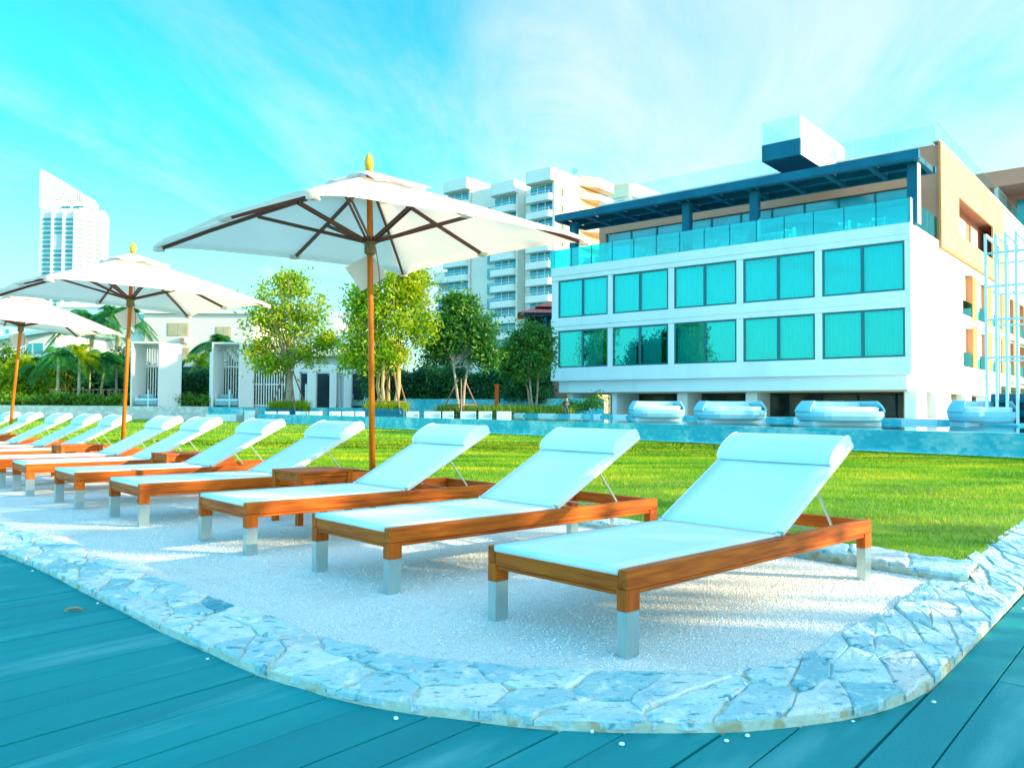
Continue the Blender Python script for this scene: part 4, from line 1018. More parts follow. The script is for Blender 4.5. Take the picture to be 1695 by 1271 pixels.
vl, a, w = house(494, 640, 556, 84, 12, 'white villa with small teal windows seen between the first two trees', white)
for (x0,x1,y0,y1,mm) in ((522,541,560,574,1),(543,563,560,574,2),(585,600,563,577,1),(524,531,592,607,0),(535,544,592,607,0)):
    p, q = WZ(x0,y1,84,a), WZ(x1,y0,84,a); win(vl, p[0], q[0], p[1], q[1], winT, mull=mm)
p, q = WZ(541,556,84,a), WZ(557,540,84,a); tw_ = MB().box(p[0],q[0]+2,3,8,a.z,q[1]+1.3).build('upper_floor', white, vl)
win(vl, WZ(543,539,84,a)[0], WZ(556,539,84,a)[0], WZ(543,540,84,a)[1], WZ(543,526,84,a)[1], mat('red_frame_glass', (.30,.10,.10), rough=.3), y=2.9)
MB().box(WZ(540,5,84,a)[0],WZ(640,5,84,a)[0],2.2,9,q[1]+1.31,q[1]+1.7).build('roof_slab', mcap, vl)
MB().box(-.3,w+.3,-.4,12,a.z+.002,a.z+.35).build('roof_edge', mcap, vl)
MB().box(-.3,w+.3,-1.2,-.05,WZ(500,590,84,a)[1],WZ(500,584,84,a)[1]).build('balcony', cream, vl)
lh, a, w = house(-60, 92, 548, 96, 12, 'white house with a sloping pale blue roof and teal windows at the far left', white)
for (x0,x1,y0,y1,mm) in ((46,54,569,585,0),(56,72,568,586,0),(9,16,545,552,0),(20,25,560,572,0)):
    p, q = WZ(x0,y1,96,a), WZ(x1,y0,96,a); win(lh, p[0], q[0], p[1], q[1], winT, mull=mm)
mb = MB(); z0 = a.z; mb.add([(-1,-1,z0-2.0),(w+1,-1,z0+.1),(w+1,13,z0+.1),(-1,13,z0-2.0),(-1,-1,z0-1.6),(w+1,-1,z0+.5),(w+1,13,z0+.5),(-1,13,z0-1.6)], [(0,3,2,1),(4,5,6,7),(0,1,5,4),(1,2,6,5),(2,3,7,6),(3,0,4,7)])
mb.build('roof', mat('pale_blue_roof', (.30,.62,.70), rough=.6), lh)
# blue garden wall behind palms
tag(MB().box(0,16.6,0,.3,0,3.6).build('blue_wall', mat('blue_plaster', (.01,.17,.28), (.02,.22,.33), scale=.6, rough=.8), loc=(at(28,672,68).x-1.0,73.5,.885)), 'dark blue garden wall standing behind the row of palms', 'wall')
hs2 = thing('stepped_house', 'pale blue and white stepped roofline showing under the middle umbrella', 'house', (at(96,560,110).x,110,0))
z1 = at(96,492,110).z; MB().box(0,18,0,10,0,z1-1.4).build('wall', white, hs2); MB().box(0,9.5,-.5,10,z1-1.39,z1-.7).box(2,14,1,9,z1-.69,z1+.1).build('roof', mcap, hs2)
for i in range(4): win(hs2, 1.2+3*i, 3.2+3*i, z1-4, z1-2.2, winT)

# ------------------------------------------------------------------ red roofed pavilions, low red roofs
mred = mat('red_tiles', (.50,.10,.09), (.62,.16,.13), scale=2, rough=.7, stretch=(6,1,1))
def hip(x0,x1,y0,y1,z0,z1,k_=.25):
    cx0, cx1 = x0+(x1-x0)*k_*1.2, x1-(x1-x0)*k_*1.2; cy = (y0+y1)/2
    return MB().add([(x0,y0,z0),(x1,y0,z0),(x1,y1,z0),(x0,y1,z0),(cx0,cy,z1),(cx1,cy,z1)], [(0,1,5,4),(1,2,5),(2,3,4,5),(3,0,4),(0,3,2,1)])
Y = 78
pv = thing('red_roof_pavilion', 'balcony pavilion with a red tiled hipped roof beside the left end of the hotel', 'pavilion', (at(860,560,Y).x,Y,0))
def PZ(y): return at(880,y,Y).z
hip(-.2,6.5,-1,5,PZ(519),PZ(504)).build('roof', mred, pv); hip(1.5,5.5,.5,3.5,PZ(506),PZ(495)).build('roof', mred, pv)
mb = MB()
for x in (.5,2.4,4.8): mb.box(x,x+.22,0,.22,PZ(556),PZ(519))
mb.box(.2,6,-.2,.1,PZ(523),PZ(519)+0).build('posts', navy, pv)
MB().box(.0,6,0,5,0,PZ(556)).build('base_wall', pinkw, pv)
mb = MB().box(.0,6,-.15,-.08,PZ(548),PZ(547))
for i in range(24): mb.box(.05+.25*i,.09+.25*i,-.14,-.09,PZ(556),PZ(548))
mb.build('railing', teald, pv); MB().box(.8,6,2,2.2,PZ(556),PZ(520)).build('dark_opening', dark, pv)
for (px, py, w_, lb) in ((825,600,9,'low red tiled roof half hidden behind the dark green trees, left of the hotel'),(812,606,4,'small red tiled roof lower down among the dark green trees')):
    p = at(px, py, 70 if w_ > 5 else 66); o = hip(0,w_,-2,3,p.z,p.z+1.1).build('red_roof', mred, loc=(p.x,p.y,0)); tag(o, lb, 'roof', None)
tag(MB().box(-.12,.12,-.12,.12,0,1.8).box(-.16,.16,-.16,.16,1.8,1.9).build('wooden_post', wood, loc=(at(822,680,50).x,50,.5)), 'short reddish wooden post standing before the dark hedge', 'post')
# planter walls right of centre
for (px0,px1,yt,yb,Y,lb) in ((667,822,660,681,54,'long low planter wall of mottled blue stone under the dark hedge'),(828,1000,659,672,53,'short planter wall of mottled blue stone left of the hotel columns')):
    a = at(px0,yt,Y); b = at(px1,yt,Y); o = MB().box(0,b.x-a.x,0,.4,-.4,a.z).build('planter_wall', tile, loc=(a.x,Y,0)); tag(o, lb, 'planter wall')
# the two tree planters
for (px0,px1,Y,lb) in ((440,500,50.6,'low dark planter box under the leftmost yellow-green tree'),(601,668,44.6,'dark planter box under the tree behind the tall umbrella pole')):
    a = at(px0,680,Y); b = at(px1,680,Y); z0 = .5; o = MB().box(0,b.x-a.x,0,1.7,0,at(px0,676,Y).z).build('planter_box', navy, loc=(a.x,Y,0), bevel=.02); tag(o, lb, 'planter box')

# ------------------------------------------------------------------ apartment blocks
AH = HR
apt = thing('apartment_block', 'tall cream apartment building with rows of rounded balconies behind the big umbrella', 'apartment building', (8.189,150,0), AH)
mbal = mat('balcony_white', (.80,.79,.77), (.84,.83,.81), scale=.3, rough=.8)
def rounded(x0,x1,y0,y1,r_,corners):   # rounded rectangle, corners: which of the 4 (x0y0,x1y0,x1y1,x0y1) are round
    P = []
    cs = [((x0+r_,y0+r_),180),((x1-r_,y0+r_),270),((x1-r_,y1-r_),0),((x0+r_,y1-r_),90)]; raw = [(x0,y0),(x1,y0),(x1,y1),(x0,y1)]
    for i, ((cx,cy),a0) in enumerate(cs):
        if i in corners:
            for k in range(6): a = R(a0+90*k/5); P.append((cx+r_*math.cos(a), cy+r_*math.sin(a)))
        else: P.append(raw[i])
    return P
# local x = away along sunlit side, local y = to the left along the shaded front
def block(y0, y1, x0, x1, top, nfl, fl=3.12):
    mb = MB().box(x0,x1,y0,y1,0,top-2.3).box(x0-.9,x0-.001,y0,y0+.45,0,top-2.3); mb.build('wall', cream, apt)
    MB().prism(rounded(x0-2.1,x1,y0-.0,y1,1.0,(3,)), top-2.29, top).build('roof_cap', mbal, apt)
    for k in range(nfl):
        z = top-2.3-fl*(k+1)
        w = MB().box(x0-.35,x0-.01,y0+.5,y1-.25,z+.02,z+fl-.35).build('window', winB, apt)
        mb = MB()
        for q in (.36,.68): yy = y0+.5+(y1-y0-.75)*q; mb.box(x0-.42,x0-.355,yy-.07,yy+.07,z+.02,z+fl-.35)
        mb.build('mullion', mbal, w)
        MB().prism(rounded(x0-1.9,x0-.36,y0+.35,y1+.15,.9,(0,3)), z-.42, z+.85).build('balcony', mbal, apt)
        rl = MB(); rl.bar((x0-1.8,y0+.5,z+1.25),(x0-1.8,y1,z+1.25),.05,.06)
        for q in range(5): yy = y0+.55+(y1-y0-.6)*q/4; rl.box(x0-1.82,x0-1.78,yy,yy+.04,z+.85,z+1.25)
        rl.build('railing', alu, apt)
block(0.05, 6.4, 0, 7.1, 45.0, 11)
block(10.6, 17.2, 2.2, 9, 45.0, 11)
block(25.9, 33.2, 5.0, 11, 48.8, 12)
block(33.5, 37.4, 6.5, 13, 30, 7)
MB().box(3.5,12,6.5,10.5,0,43.5).box(4.5,14,17.3,25.8,0,46.0).build('link_wall', cream, apt)
for k in range(10): 
    z = 45-2.3-3.12*(k+1); MB().box(4.1,4.49,18.0,21.0,z,z+2.2).build('window', winB, apt)
    MB().box(.9,1.9,-.03,-.001+.0,z+.7,z+2.1).build('side_window', mat('tan_frame2', (.50,.30,.18), rough=.5), apt); MB().box(1.35,1.85,-.05,-.031,z+.75,z+2.05).build('side_window', winB, apt)
# rounded end block in the sun
for k in range(11):
    z = 45.3-3.12*(k)
    MB().prism([(7.1,-.2)]+[(7.1+3.6*math.sin(R(a))*1.0, -.2-2.0*(1-math.cos(R(a)))*0-1.9*math.sin(R(a))) for a in (15,30,50,70,90)]+[(16,-1.9),(17.2,-.9),(17.2,3),(7.1,3)], z-(1.9 if k == 0 else 1.25), z-(.0 if k == 0 else 0)).build('balcony', peach, apt)
MB().box(7.12,17.0,.0,8,0,43.2).build('end_wall', mat('yellow_render', (.86,.66,.36), rough=.8), apt)
for k in range(10):
    z = 45-2.0-3.12*(k); MB().box(10.4,13.6,-.04,-.001,z-1.7,z-.3).build('window', winB, apt)
MB().prism(rounded(29.5,52,2.2,14,3,(0,)), 46.6, 49.4).build('lower_roof_cap', peach, apt)
MB().box(30.2,52,3.2,14,0,46.59).build('lower_wall', cream, apt)
for i in range(3): MB().box(30.0,30.19,4.6+2.6*i,6.6+2.6*i,42.5,46.0).build('window', winT, apt)
for i in range(4): MB().box(32+4.4*i,35.6+4.4*i,3.0,3.19,42.5,46.0).build('window', clearg, apt)
for k, (x, y) in enumerate(((5.2,1.5),(6.6,1.0))):
    t = thing('satellite_dish', ['pale blue satellite dish on the apartment roof, left one of two','tilted satellite dish on the apartment roof, right one of two'][k], 'satellite dish')
    t.parent = None; wpt = Matrix.Translation((8.189,150,0)) @ Matrix.Rotation(AH,4,'Z') @ Vector((x,y,45.0)); t.location = wpt
    MB().tube([(0,0,0),(0,0,1.0)], .06, 6).build('mast', teald, t)
    MB().lathe([(.05,0),(.5,.12),(.85,.35)], 16).build('dish', mat('dish_blue', (.25,.6,.7), rough=.4), t, loc=(0,0,1.1)).rotation_euler = (R(60),R(20-40*k),0)

# ------------------------------------------------------------------ far tower
tp0 = at(62,450,567); TW = thing('tower_block', 'slender white high-rise with a curved perforated crest, far away at the left', 'tower', (tp0.x,567,0), 0)
mtw = mat('tower_white', (.70,.72,.72), rough=.8); ww = at(158,450,567).x-tp0.x; sx = at(124,450,567).x-tp0.x; top = at(100,343,567).z
wp = (sx, 0); ang = R(35)
MB().prism([(1,0),(sx,0),(ww,12),(ww-8,34),(-2,30)], -1, top).build('wall', mtw, TW)
for c, (x0, x1) in enumerate(((70,83),(88,101),(107,119))):
    a0 = at(x0,450,567).x-tp0.x; a1 = at(x1,450,567).x-tp0.x
    for k in range(23):
        z = top-4-5.6-3.15*k
        if c == 1 and k in (5,6): continue
        w = MB().box(a0,a1,-.25,-.001,z,z+1.9).build('window', winT if (k+c) % 3 else winB, TW)
dxx, dyy = ww-sx, 12; ll = math.hypot(dxx,dyy); aa = math.atan2(dyy,dxx)
g_ = MB().box(0,.01,0,.01,0,.01)
mb = MB()
for c, u0 in enumerate((.08,.38,.70)):
    for k in range(24):
        z = top-9.6-3.15*k; x0_, x1_ = ll*u0, ll*(u0+.19)
        P = [(sx+x*math.cos(aa)+y*math.sin(aa), x*math.sin(aa)-y*math.cos(aa)) for x, y in ((x0_,.01),(x1_,.01),(x1_,.3),(x0_,.3))]
        mb.prism(P, z, z+1.6)
mb.build('sunlit_windows', mat('grey_green_glass', (.22,.36,.38), rough=.3), TW)['kind'] = 'stuff'
MB().box(at(93,450,567).x-tp0.x-1.5,at(101,450,567).x-tp0.x+1.5,-.3,-.001,top-28,top-19).build('grey_panel', mat('grey_panel', (.45,.62,.66), rough=.6), TW)
mb = MB()
for c in (85.5, 104, 122.5): x = at(c,450,567).x-tp0.x; mb.box(x-.6,x+.6,-1.2,-.001,0,top-3)
mb.build('pilasters', mtw, TW)
# crest: a sail-shaped sheet full of small holes
cw = at(152,450,567).x-tp0.x; zl = at(65,280,567).z; zr = top+3
def crest_top(x): u = x/cw; return zr + (zl-zr)*(1-u**1.35)*(1-.08*math.sin(u*math.pi)) if u < .8 else zr+(zl-zr)*(1-.8**1.35)*(1-((u-.8)/.2)**1.6)*.95
mb = MB(); nx = 26; n_ = 22
cell = cw/nx; rr = random.Random(3)
for i in range(nx):
    x0 = cell*i; zt = crest_top(x0+cell/2); z = top+.01
    while z < zt-.2:
        z2 = min(z+cell, zt); hole = (rr.random() < .45 and z > top+4 and 0 < i < nx-1 and z2 < zt-.9)
        if not hole: mb.box(x0,x0+cell,0+i*.25,.8+i*.25,z,z2)
        else: mb.box(x0,x0+cell*.4,0+i*.25,.8+i*.25,z,z2).box(x0+cell*.4,x0+cell,0+i*.25,.8+i*.25,z,z+(z2-z)*.45)
        z = z2
mb.build('perforated_crest', mtw, TW)
MB().box(8,30,6,18,top,top+9).build('plant_room', cream, TW)
MB().box(16,22,-.4,-.05,top-.5,top+.6).box(24,31,-.2,.2,top-.5,top+.8).build('dark_vents', winB, TW)
# ------------------------------------------------------------------ vegetation
def leafmat(name, c1, c2, c3, tr=.4, sc=.8):
    mt = bpy.data.materials.new(name); mt.use_nodes = True; nt = mt.node_tree; N = nt.nodes; L = nt.links; b = N['Principled BSDF']
    g = N.new('ShaderNodeNewGeometry'); cr = N.new('ShaderNodeValToRGB'); e = cr.color_ramp.elements
    e[0].color = (*c1,1); e[1].color = (*c3,1); x = e.new(.5); x.color = (*c2,1)
    tc = N.new('ShaderNodeTexCoord'); n = N.new('ShaderNodeTexNoise'); n.inputs['Scale'].default_value = sc; n.inputs['Detail'].default_value = 3; L.new(tc.outputs['Object'], n.inputs['Vector'])
    m1 = N.new('ShaderNodeMath'); m1.operation = 'MULTIPLY_ADD'; L.new(n.outputs[0], m1.inputs[0]); m1.inputs[1].default_value = 1.4; m1.inputs[2].default_value = -.5
    m2 = N.new('ShaderNodeMath'); m2.operation = 'MULTIPLY_ADD'; L.new(g.outputs['Random Per Island'], m2.inputs[0]); m2.inputs[1].default_value = .6; L.new(m1.outputs[0], m2.inputs[2])
    L.new(m2.outputs[0], cr.inputs[0]); L.new(cr.outputs[0], b.inputs['Base Color']); b.inputs['Roughness'].default_value = .5
    t = N.new('ShaderNodeBsdfTranslucent'); L.new(cr.outputs[0], t.inputs[0]); ms = N.new('ShaderNodeMixShader'); ms.inputs[0].default_value = tr
    L.new(b.outputs[0], ms.inputs[1]); L.new(t.outputs[0], ms.inputs[2]); L.new(ms.outputs[0], N['Material Output'].inputs[0]); return mt
lf_y = leafmat('yellow_green_leaves', (.06,.28,.01), (.30,.50,.006), (.72,.64,.012), tr=.5)
lf_g = leafmat('deep_green_leaves', (.006,.09,.03), (.035,.22,.02), (.18,.36,.012), tr=.35)
lf_h = leafmat('hedge_leaves', (.003,.06,.03), (.012,.14,.04), (.07,.25,.02), tr=.25, sc=.5)
lf_b = leafmat('bright_shrub_leaves', (.02,.13,.02), (.09,.26,.01), (.26,.38,.01), tr=.35)
lf_p = leafmat('palm_leaves', (.004,.14,.06), (.02,.28,.06), (.18,.40,.02), tr=.4, sc=1.2)
bark = mat('pale_bark', (.34,.27,.20), (.46,.40,.33), scale=5, rough=.9, bump=.5, bscale=18)
bark_y = mat('mossy_bark', (.50,.38,.10), (.42,.32,.2), scale=2, rough=.9, bump=.5, bscale=18)
def leaves(C_, n_per, spread, size, rs):
    "C_: clump centres (m,3)"
    m_ = len(C_); n = m_*n_per
    P = np.repeat(C_, n_per, 0) + rs.normal(0, 1, (n,3))*np.repeat(spread, n_per)[:,None]*np.array([1,1,.8])
    d = rs.normal(0,1,(n,3)); d[:,2] -= .25; d /= np.linalg.norm(d,axis=1)[:,None]
    e = rs.normal(0,1,(n,3)); e -= (e*d).sum(1)[:,None]*d; e /= np.linalg.norm(e,axis=1)[:,None]
    s = size*rs.uniform(.6,1.35,n)[:,None]
    V = np.stack([P-d*s*.5, P+e*s*.22, P+d*s*.5, P-e*s*.22], 1).reshape(-1,3)
    return V, np.arange(n*4).reshape(-1,4)
def crown_pts(rs, ell, n, hollow=.45, jitter=.18):
    out = []
    while len(out) < n:
        k = rs.randint(len(ell)); cx, cy, cz, rx, ry, rz = ell[k]
        v = rs.normal(0,1,3); v /= np.linalg.norm(v); r_ = (hollow + (1-hollow)*rs.rand())*(1+rs.normal(0,jitter)*.5)
        out.append((cx+v[0]*rx*r_, cy+v[1]*ry*r_, cz+v[2]*rz*r_))
    return np.array(out)
def tree(name, label, px, base_y, Y, zg, ell_px, nclump, nleaf, lsize, lm, bm, seed, stems=1, group=None, tr_r=.14, spread=.33, hollow=.35):
    rs = np.random.RandomState(seed); p = at(px, base_y, Y); t = thing(name, label, 'tree', (p.x, Y, zg), 0, group)
    ell = []
    for (cx, cy, rx, ry) in ell_px:      # crown lobes measured on the photograph, given real size at the tree's distance
        c = at(cx, cy, Y); sc_ = Y/FPX; ell.append((c.x-p.x, rs.uniform(-.3,.3)*rx*sc_, c.z-zg, rx*sc_, rx*sc_*.95, ry*sc_))
    C_ = crown_pts(rs, ell, nclump, hollow)
    V, F_ = leaves(C_, nleaf, rs.uniform(.55,1.3,len(C_))*spread, lsize, rs)
    npmesh('crown', V, F_, lm, t)
    zc = min(e[2]-e[5]*.55 for e in ell); mb = MB(); cx = np.mean([e[0] for e in ell])
    forks = []
    for s in range(stems):
        a = 6.28*s/stems+rs.rand(); off = .12*stems*.5 if stems > 1 else 0
        b0 = Vector((math.cos(a)*off, math.sin(a)*off, -.1)); sp_ = .55 if stems > 1 else .1
        b1 = Vector((b0.x*2.0+rs.normal(0,.06), b0.y*2, zc*.55)); b2 = Vector((cx*.4+math.cos(a)*sp_, math.sin(a)*sp_, zc*1.02+.2))
        mb.tube([b0, b0.lerp(b1,.5)+Vector((rs.normal(0,.03),0,0)), b1, b2], [tr_r*(1.25 if stems == 1 else .75), tr_r*(1 if stems == 1 else .6), tr_r*(.85 if stems == 1 else .5), tr_r*.5], 8); forks.append((b1, b2))
    idx = rs.choice(len(C_), min(46, len(C_)), replace=False)
    for i in idx:
        b1, b2 = forks[rs.randint(len(forks))]; st_ = b2.lerp(b1, rs.rand()*.35); e = Vector(C_[i]); mid = st_.lerp(e,.5)+Vector((rs.normal(0,.12),rs.normal(0,.12),rs.uniform(.0,.35)))
        mb.tube([st_, mid, e], [tr_r*.34, tr_r*.2, tr_r*.06], 5, cap=False)
    mb.build('trunk', bm, t)
    return t
tree('ficus_tree', 'leftmost airy yellow-green tree with a propped trunk, in front of the white slatted screen', 476, 672, 51.5, .62,
     [(476,492,46,36),(440,520,34,34),(512,520,32,40),(470,540,48,36),(430,580,26,24),(505,585,30,26),(455,600,36,18),(540,566,14,16),(475,470,30,20),(476,540,50,60)], 380, 23, .27, lf_y, bark, 11, tr_r=.20, spread=.36)
tree('ficus_tree', 'widest yellow-green tree with many pale stems, directly behind the tall umbrella pole', 643, 672, 45.5, .62,
     [(650,480,48,38),(690,478,30,34),(610,500,36,36),(600,545,32,40),(655,535,52,46),(697,540,26,36),(588,590,24,26),(640,590,40,26),(676,455,30,16),(650,520,60,60)], 560, 26, .25, lf_y, bark_y, 12, stems=5, tr_r=.18, spread=.34)
tree('ficus_tree', 'round dark green tree with a twin pale trunk, right of the tall umbrella pole', 763, 676, 48, .62,
     [(765,520,34,30),(740,545,36,32),(792,545,34,34),(765,570,50,34),(722,580,24,26),(805,590,18,20),(760,500,26,14),(764,555,54,56)], 420, 28, .25, lf_g, bark, 13, stems=2, tr_r=.14, spread=.34)
tree('ficus_tree', 'dark green tree touching the left end of the hotel, lower than the round one', 880, 668, 52, .5,
     [(880,560,34,26),(855,580,30,28),(900,585,20,36),(870,605,44,26),(842,600,18,20),(875,590,40,40)], 340, 28, .24, lf_g, bark, 14, stems=3, tr_r=.13, spread=.36)
# stakes propping the trees
def stakes(px, Y, zg, h, r_, label, n=4, m_=None):
    p = at(px, 672, Y); t = thing('tree_stakes', label, 'tree stakes', (p.x, Y, zg)); m_ = m_ or mat('stake_wood', (.22,.13,.09), (.32,.2,.14), scale=3, rough=.8)
    for k in range(n):
        a = 6.28*k/n+.6; MB().tube([(r_*math.cos(a), r_*math.sin(a), 0), (r_*.18*math.cos(a), r_*.18*math.sin(a), h)], .05, 6).build('stake', m_, t)
    mb = MB()
    for k in range(n):
        a, b = 6.28*k/n+.6, 6.28*(k+1)/n+.6; f_ = .8; mb.tube([(r_*f_*math.cos(a), r_*f_*math.sin(a), h*.25), (r_*f_*math.cos(b), r_*f_*math.sin(b), h*.25)], .035, 6)
    mb.build('crossbar', m_, t); return t
stakes(478, 51.5, .62, 2.6, 1.25, 'slanting wooden stakes propping the leftmost yellow-green tree')
stakes(648, 45.5, .62, 2.6, 1.1, 'slanting wooden stakes round the many-stemmed tree behind the umbrella pole')
stakes(763, 48, .62, 2.0, 1.3, 'slanting wooden stakes round the dark green twin-trunked tree', n=3)
def tuft(px0, px1, y0, Y, zg, n, h, lm, label, name='ornamental_grass', depth=1.4, w=.05, droop=.35):
    rs = np.random.RandomState(int(px0)); a = at(px0, y0, Y); b = at(px1, y0, Y); X = rs.uniform(a.x, b.x, n); YY = rs.uniform(Y, Y+depth, n)
    hh = h*rs.uniform(.6,1.15,n); th = rs.uniform(0,6.28,n); lx = rs.normal(0,droop,n)*hh; ly = rs.normal(0,droop,n)*hh; z = np.full(n, zg)
    dx, dy = np.cos(th)*w/2, np.sin(th)*w/2
    V = np.stack([np.stack([X-dx,YY-dy,z],1), np.stack([X+dx,YY+dy,z],1), np.stack([X+lx,YY+ly,z+hh],1)],1).reshape(-1,3)
    o = npmesh(name, V, np.arange(len(V)).reshape(-1,3), lm); tag(o, label, 'grass', kind='stuff'); return o
tuft(445, 503, 676, 50.7, .62, 2200, .75, lf_y, 'ornamental grass in the planter under the leftmost tree')
tuft(604, 668, 676, 44.7, .62, 2200, .7, lf_y, 'ornamental grass in the planter behind the tall umbrella pole')
tuft(722, 950, 680, 47.5, .55, 7000, .62, lf_b, 'long green grass along the pool under the dark trees', depth=4)
# hedges and shrubs as leafy masses
def hedge(px0, px1, ytop, ybot, Y, depth, n, lm, label, size=.26, name='hedge', cat='hedge', bumps=.25, zg=None):
    rs = np.random.RandomState(int(abs(px0))+3); a = at(px0, ybot, Y); b = at(px1, ytop, Y); z0 = zg if zg is not None else a.z
    X = rs.uniform(a.x, b.x, n); D = rs.rand(n)**1.6*depth; top = b.z + bumps*np.sin(X*1.1+1)*1.0 + bumps*np.sin(X*2.7)
    Z = z0 + (top-z0)*rs.rand(n)**.8
    V, F_ = leaves(np.stack([X, Y+D, Z],1), 7, np.full(n,.22), size, rs)
    o = npmesh(name, V, F_, lm); tag(o, label, cat, None)
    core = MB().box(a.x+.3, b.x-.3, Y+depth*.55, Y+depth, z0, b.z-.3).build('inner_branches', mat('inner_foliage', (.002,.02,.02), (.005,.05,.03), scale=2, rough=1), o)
    return o
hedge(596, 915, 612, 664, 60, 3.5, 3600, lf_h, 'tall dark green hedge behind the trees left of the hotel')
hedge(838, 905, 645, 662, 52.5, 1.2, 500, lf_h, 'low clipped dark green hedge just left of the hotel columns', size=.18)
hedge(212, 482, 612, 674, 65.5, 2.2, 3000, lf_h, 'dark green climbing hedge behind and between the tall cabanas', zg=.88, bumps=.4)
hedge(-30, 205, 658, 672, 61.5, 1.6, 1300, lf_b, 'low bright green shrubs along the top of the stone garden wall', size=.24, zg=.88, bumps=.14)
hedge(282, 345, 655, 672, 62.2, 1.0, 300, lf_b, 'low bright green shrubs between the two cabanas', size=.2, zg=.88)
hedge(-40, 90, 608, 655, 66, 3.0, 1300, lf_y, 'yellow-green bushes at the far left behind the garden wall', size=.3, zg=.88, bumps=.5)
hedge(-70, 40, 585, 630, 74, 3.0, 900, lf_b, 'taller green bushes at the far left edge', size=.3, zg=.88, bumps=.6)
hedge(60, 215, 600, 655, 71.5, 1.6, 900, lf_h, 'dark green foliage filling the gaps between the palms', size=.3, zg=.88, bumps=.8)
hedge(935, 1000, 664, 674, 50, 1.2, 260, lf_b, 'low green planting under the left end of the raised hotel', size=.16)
# palms
def palm(label, px, ybase, ytop, Y, zg, nf, flen, lm, tm, seed, tr=.13, lean=0, group='slender palms in the bed behind the garden wall', up=.55, w=.055):
    rs = np.random.RandomState(seed); p = at(px, ybase, Y); q = at(px, ytop, Y); h = q.z-zg; t = thing('palm_tree', label, 'palm tree', (p.x, Y, zg), 0, group)
    MB().tube([(0,0,-.1),(lean*.2,0,h*.35),(lean*.6,0,h*.7),(lean,0,h)], [tr*1.25,tr,tr*.85,tr*.7], 8).build('trunk', tm, t)
    Vs = []
    for k in range(nf):
        a = rs.uniform(0,6.28); el = rs.uniform(-.05,1.25); L_ = flen*rs.uniform(.75,1.1); d = np.array([math.cos(a)*math.cos(el), math.sin(a)*math.cos(el), math.sin(el)*up*1.8])
        m_ = 44; side = np.array([-math.sin(a), math.cos(a), 0]); prev = None
        for i in range(m_):
            f_ = (i+1)/m_; c = np.array([lean,0,h]) + d*L_*f_ + np.array([0,0,-1.0])*L_*.75*f_*f_*(.6+.6*math.cos(el))
            ll = L_*.30*math.sin(math.pi*min(.08+f_*.9,1))**.6
            tang = d + np.array([0,0,-1.5])*f_*.75; tang /= np.linalg.norm(tang)
            for sg in (-1, 1):
                tip = c + (side*sg*.85 + tang*.55 + np.array([0,0,-.45-rs.rand()*.3]))*ll
                Vs += [c-tang*w*.5, c+tang*w*.5, tip]
            if prev is not None: Vs += [prev, prev+side*.03, c]
            prev = c
    V = np.array(Vs); npmesh('fronds', V, np.arange(len(V)).reshape(-1,3), lm, t); return t
PT = mat('palm_trunk', (.40,.38,.26), (.55,.50,.36), scale=1.5, rough=.8, stretch=(1,1,6), bump=.3, bscale=8)
PY = mat('yellow_palm_trunk', (.50,.42,.04), (.44,.40,.2), scale=1.2, rough=.7)
palm('slim palm with dark green fronds, leftmost of the staked palms', 95, 672, 588, 64, .88, 24, 2.1, lf_p, PT, 21, tr=.12)
palm('slim palm whose top fronds are yellow, second of the staked palms', 130, 672, 592, 64, .88, 21, 2.2, lf_y, PT, 22, tr=.12, up=.75)
palm('slim palm on a yellow leaning trunk, third of the staked palms', 166, 664, 596, 65, .88, 26, 2.6, lf_p, PY, 23, tr=.10, lean=.35)
palm('slim dark palm just left of the middle umbrella pole', 192, 670, 600, 66, .88, 22, 2.3, lf_p, PT, 24, tr=.10)
palm('young pale palm left of the staked palms, against the blue wall', 66, 660, 606, 66.5, .88, 20, 1.9, lf_p, PY, 25, tr=.07)
palm('bushy yellow palm beside the far umbrella pole', 38, 662, 600, 67, .88, 22, 2.1, lf_y, PY, 26, tr=.10)
palm('thin palm half hidden between the first two staked palms', 108, 660, 600, 68, .88, 20, 2.0, lf_p, PY, 27, tr=.06)
palm('thin palm half hidden between the second and third staked palms', 148, 660, 598, 69, .88, 20, 2.0, lf_h, PT, 28, tr=.06)
palm('tall palm behind the middle umbrella, its fronds reaching over the first cabana', 193, 640, 522, 76, .88, 26, 4.2, lf_p, mat('brown_palm_trunk', (.42,.28,.17), (.5,.36,.22), scale=2, rough=.9), 29, tr=.22, group='tall palms behind the cabanas', w=.085)
palm('second tall palm behind the middle umbrella, left of the other', 150, 640, 526, 78, .88, 22, 4.0, lf_p, PT, 30, tr=.22, group='tall palms behind the cabanas', w=.085)
palm('palm rising behind the second cabana against the cream house', 357, 640, 570, 74, .88, 24, 3.0, lf_p, PT, 31, tr=.18, group='tall palms behind the cabanas', w=.08)
palm('low arching palm between the two cabanas', 330, 640, 600, 70, .88, 10, 2.6, lf_y, PT, 32, tr=.10, group='tall palms behind the cabanas', w=.08)
ms = mat('stake_wood', (.36,.20,.14), rough=.8)
for i, px in enumerate((95,130,166,190)):
    p = at(px, 672, 63.6); t = thing('palm_stake_frame', 'square timber frame around the foot of the '+NTH[i]+' staked palm from the left', 'tree stakes', (p.x, 63.6 + (i%2)*.3, .88), 0, 'timber stake frames round the palms')
    for x in (-.42,.42):
        for y in (-.4,.4): MB().tube([(x,y,0),(x*.9,y*.9,1.35)], .045, 6).build('stake', ms, t)
    MB().bar((-.5,-.38,1.3),(.5,-.38,1.3),.05,.08).bar((-.5,.38,1.3),(.5,.38,1.3),.05,.08).build('crossbar', ms, t)

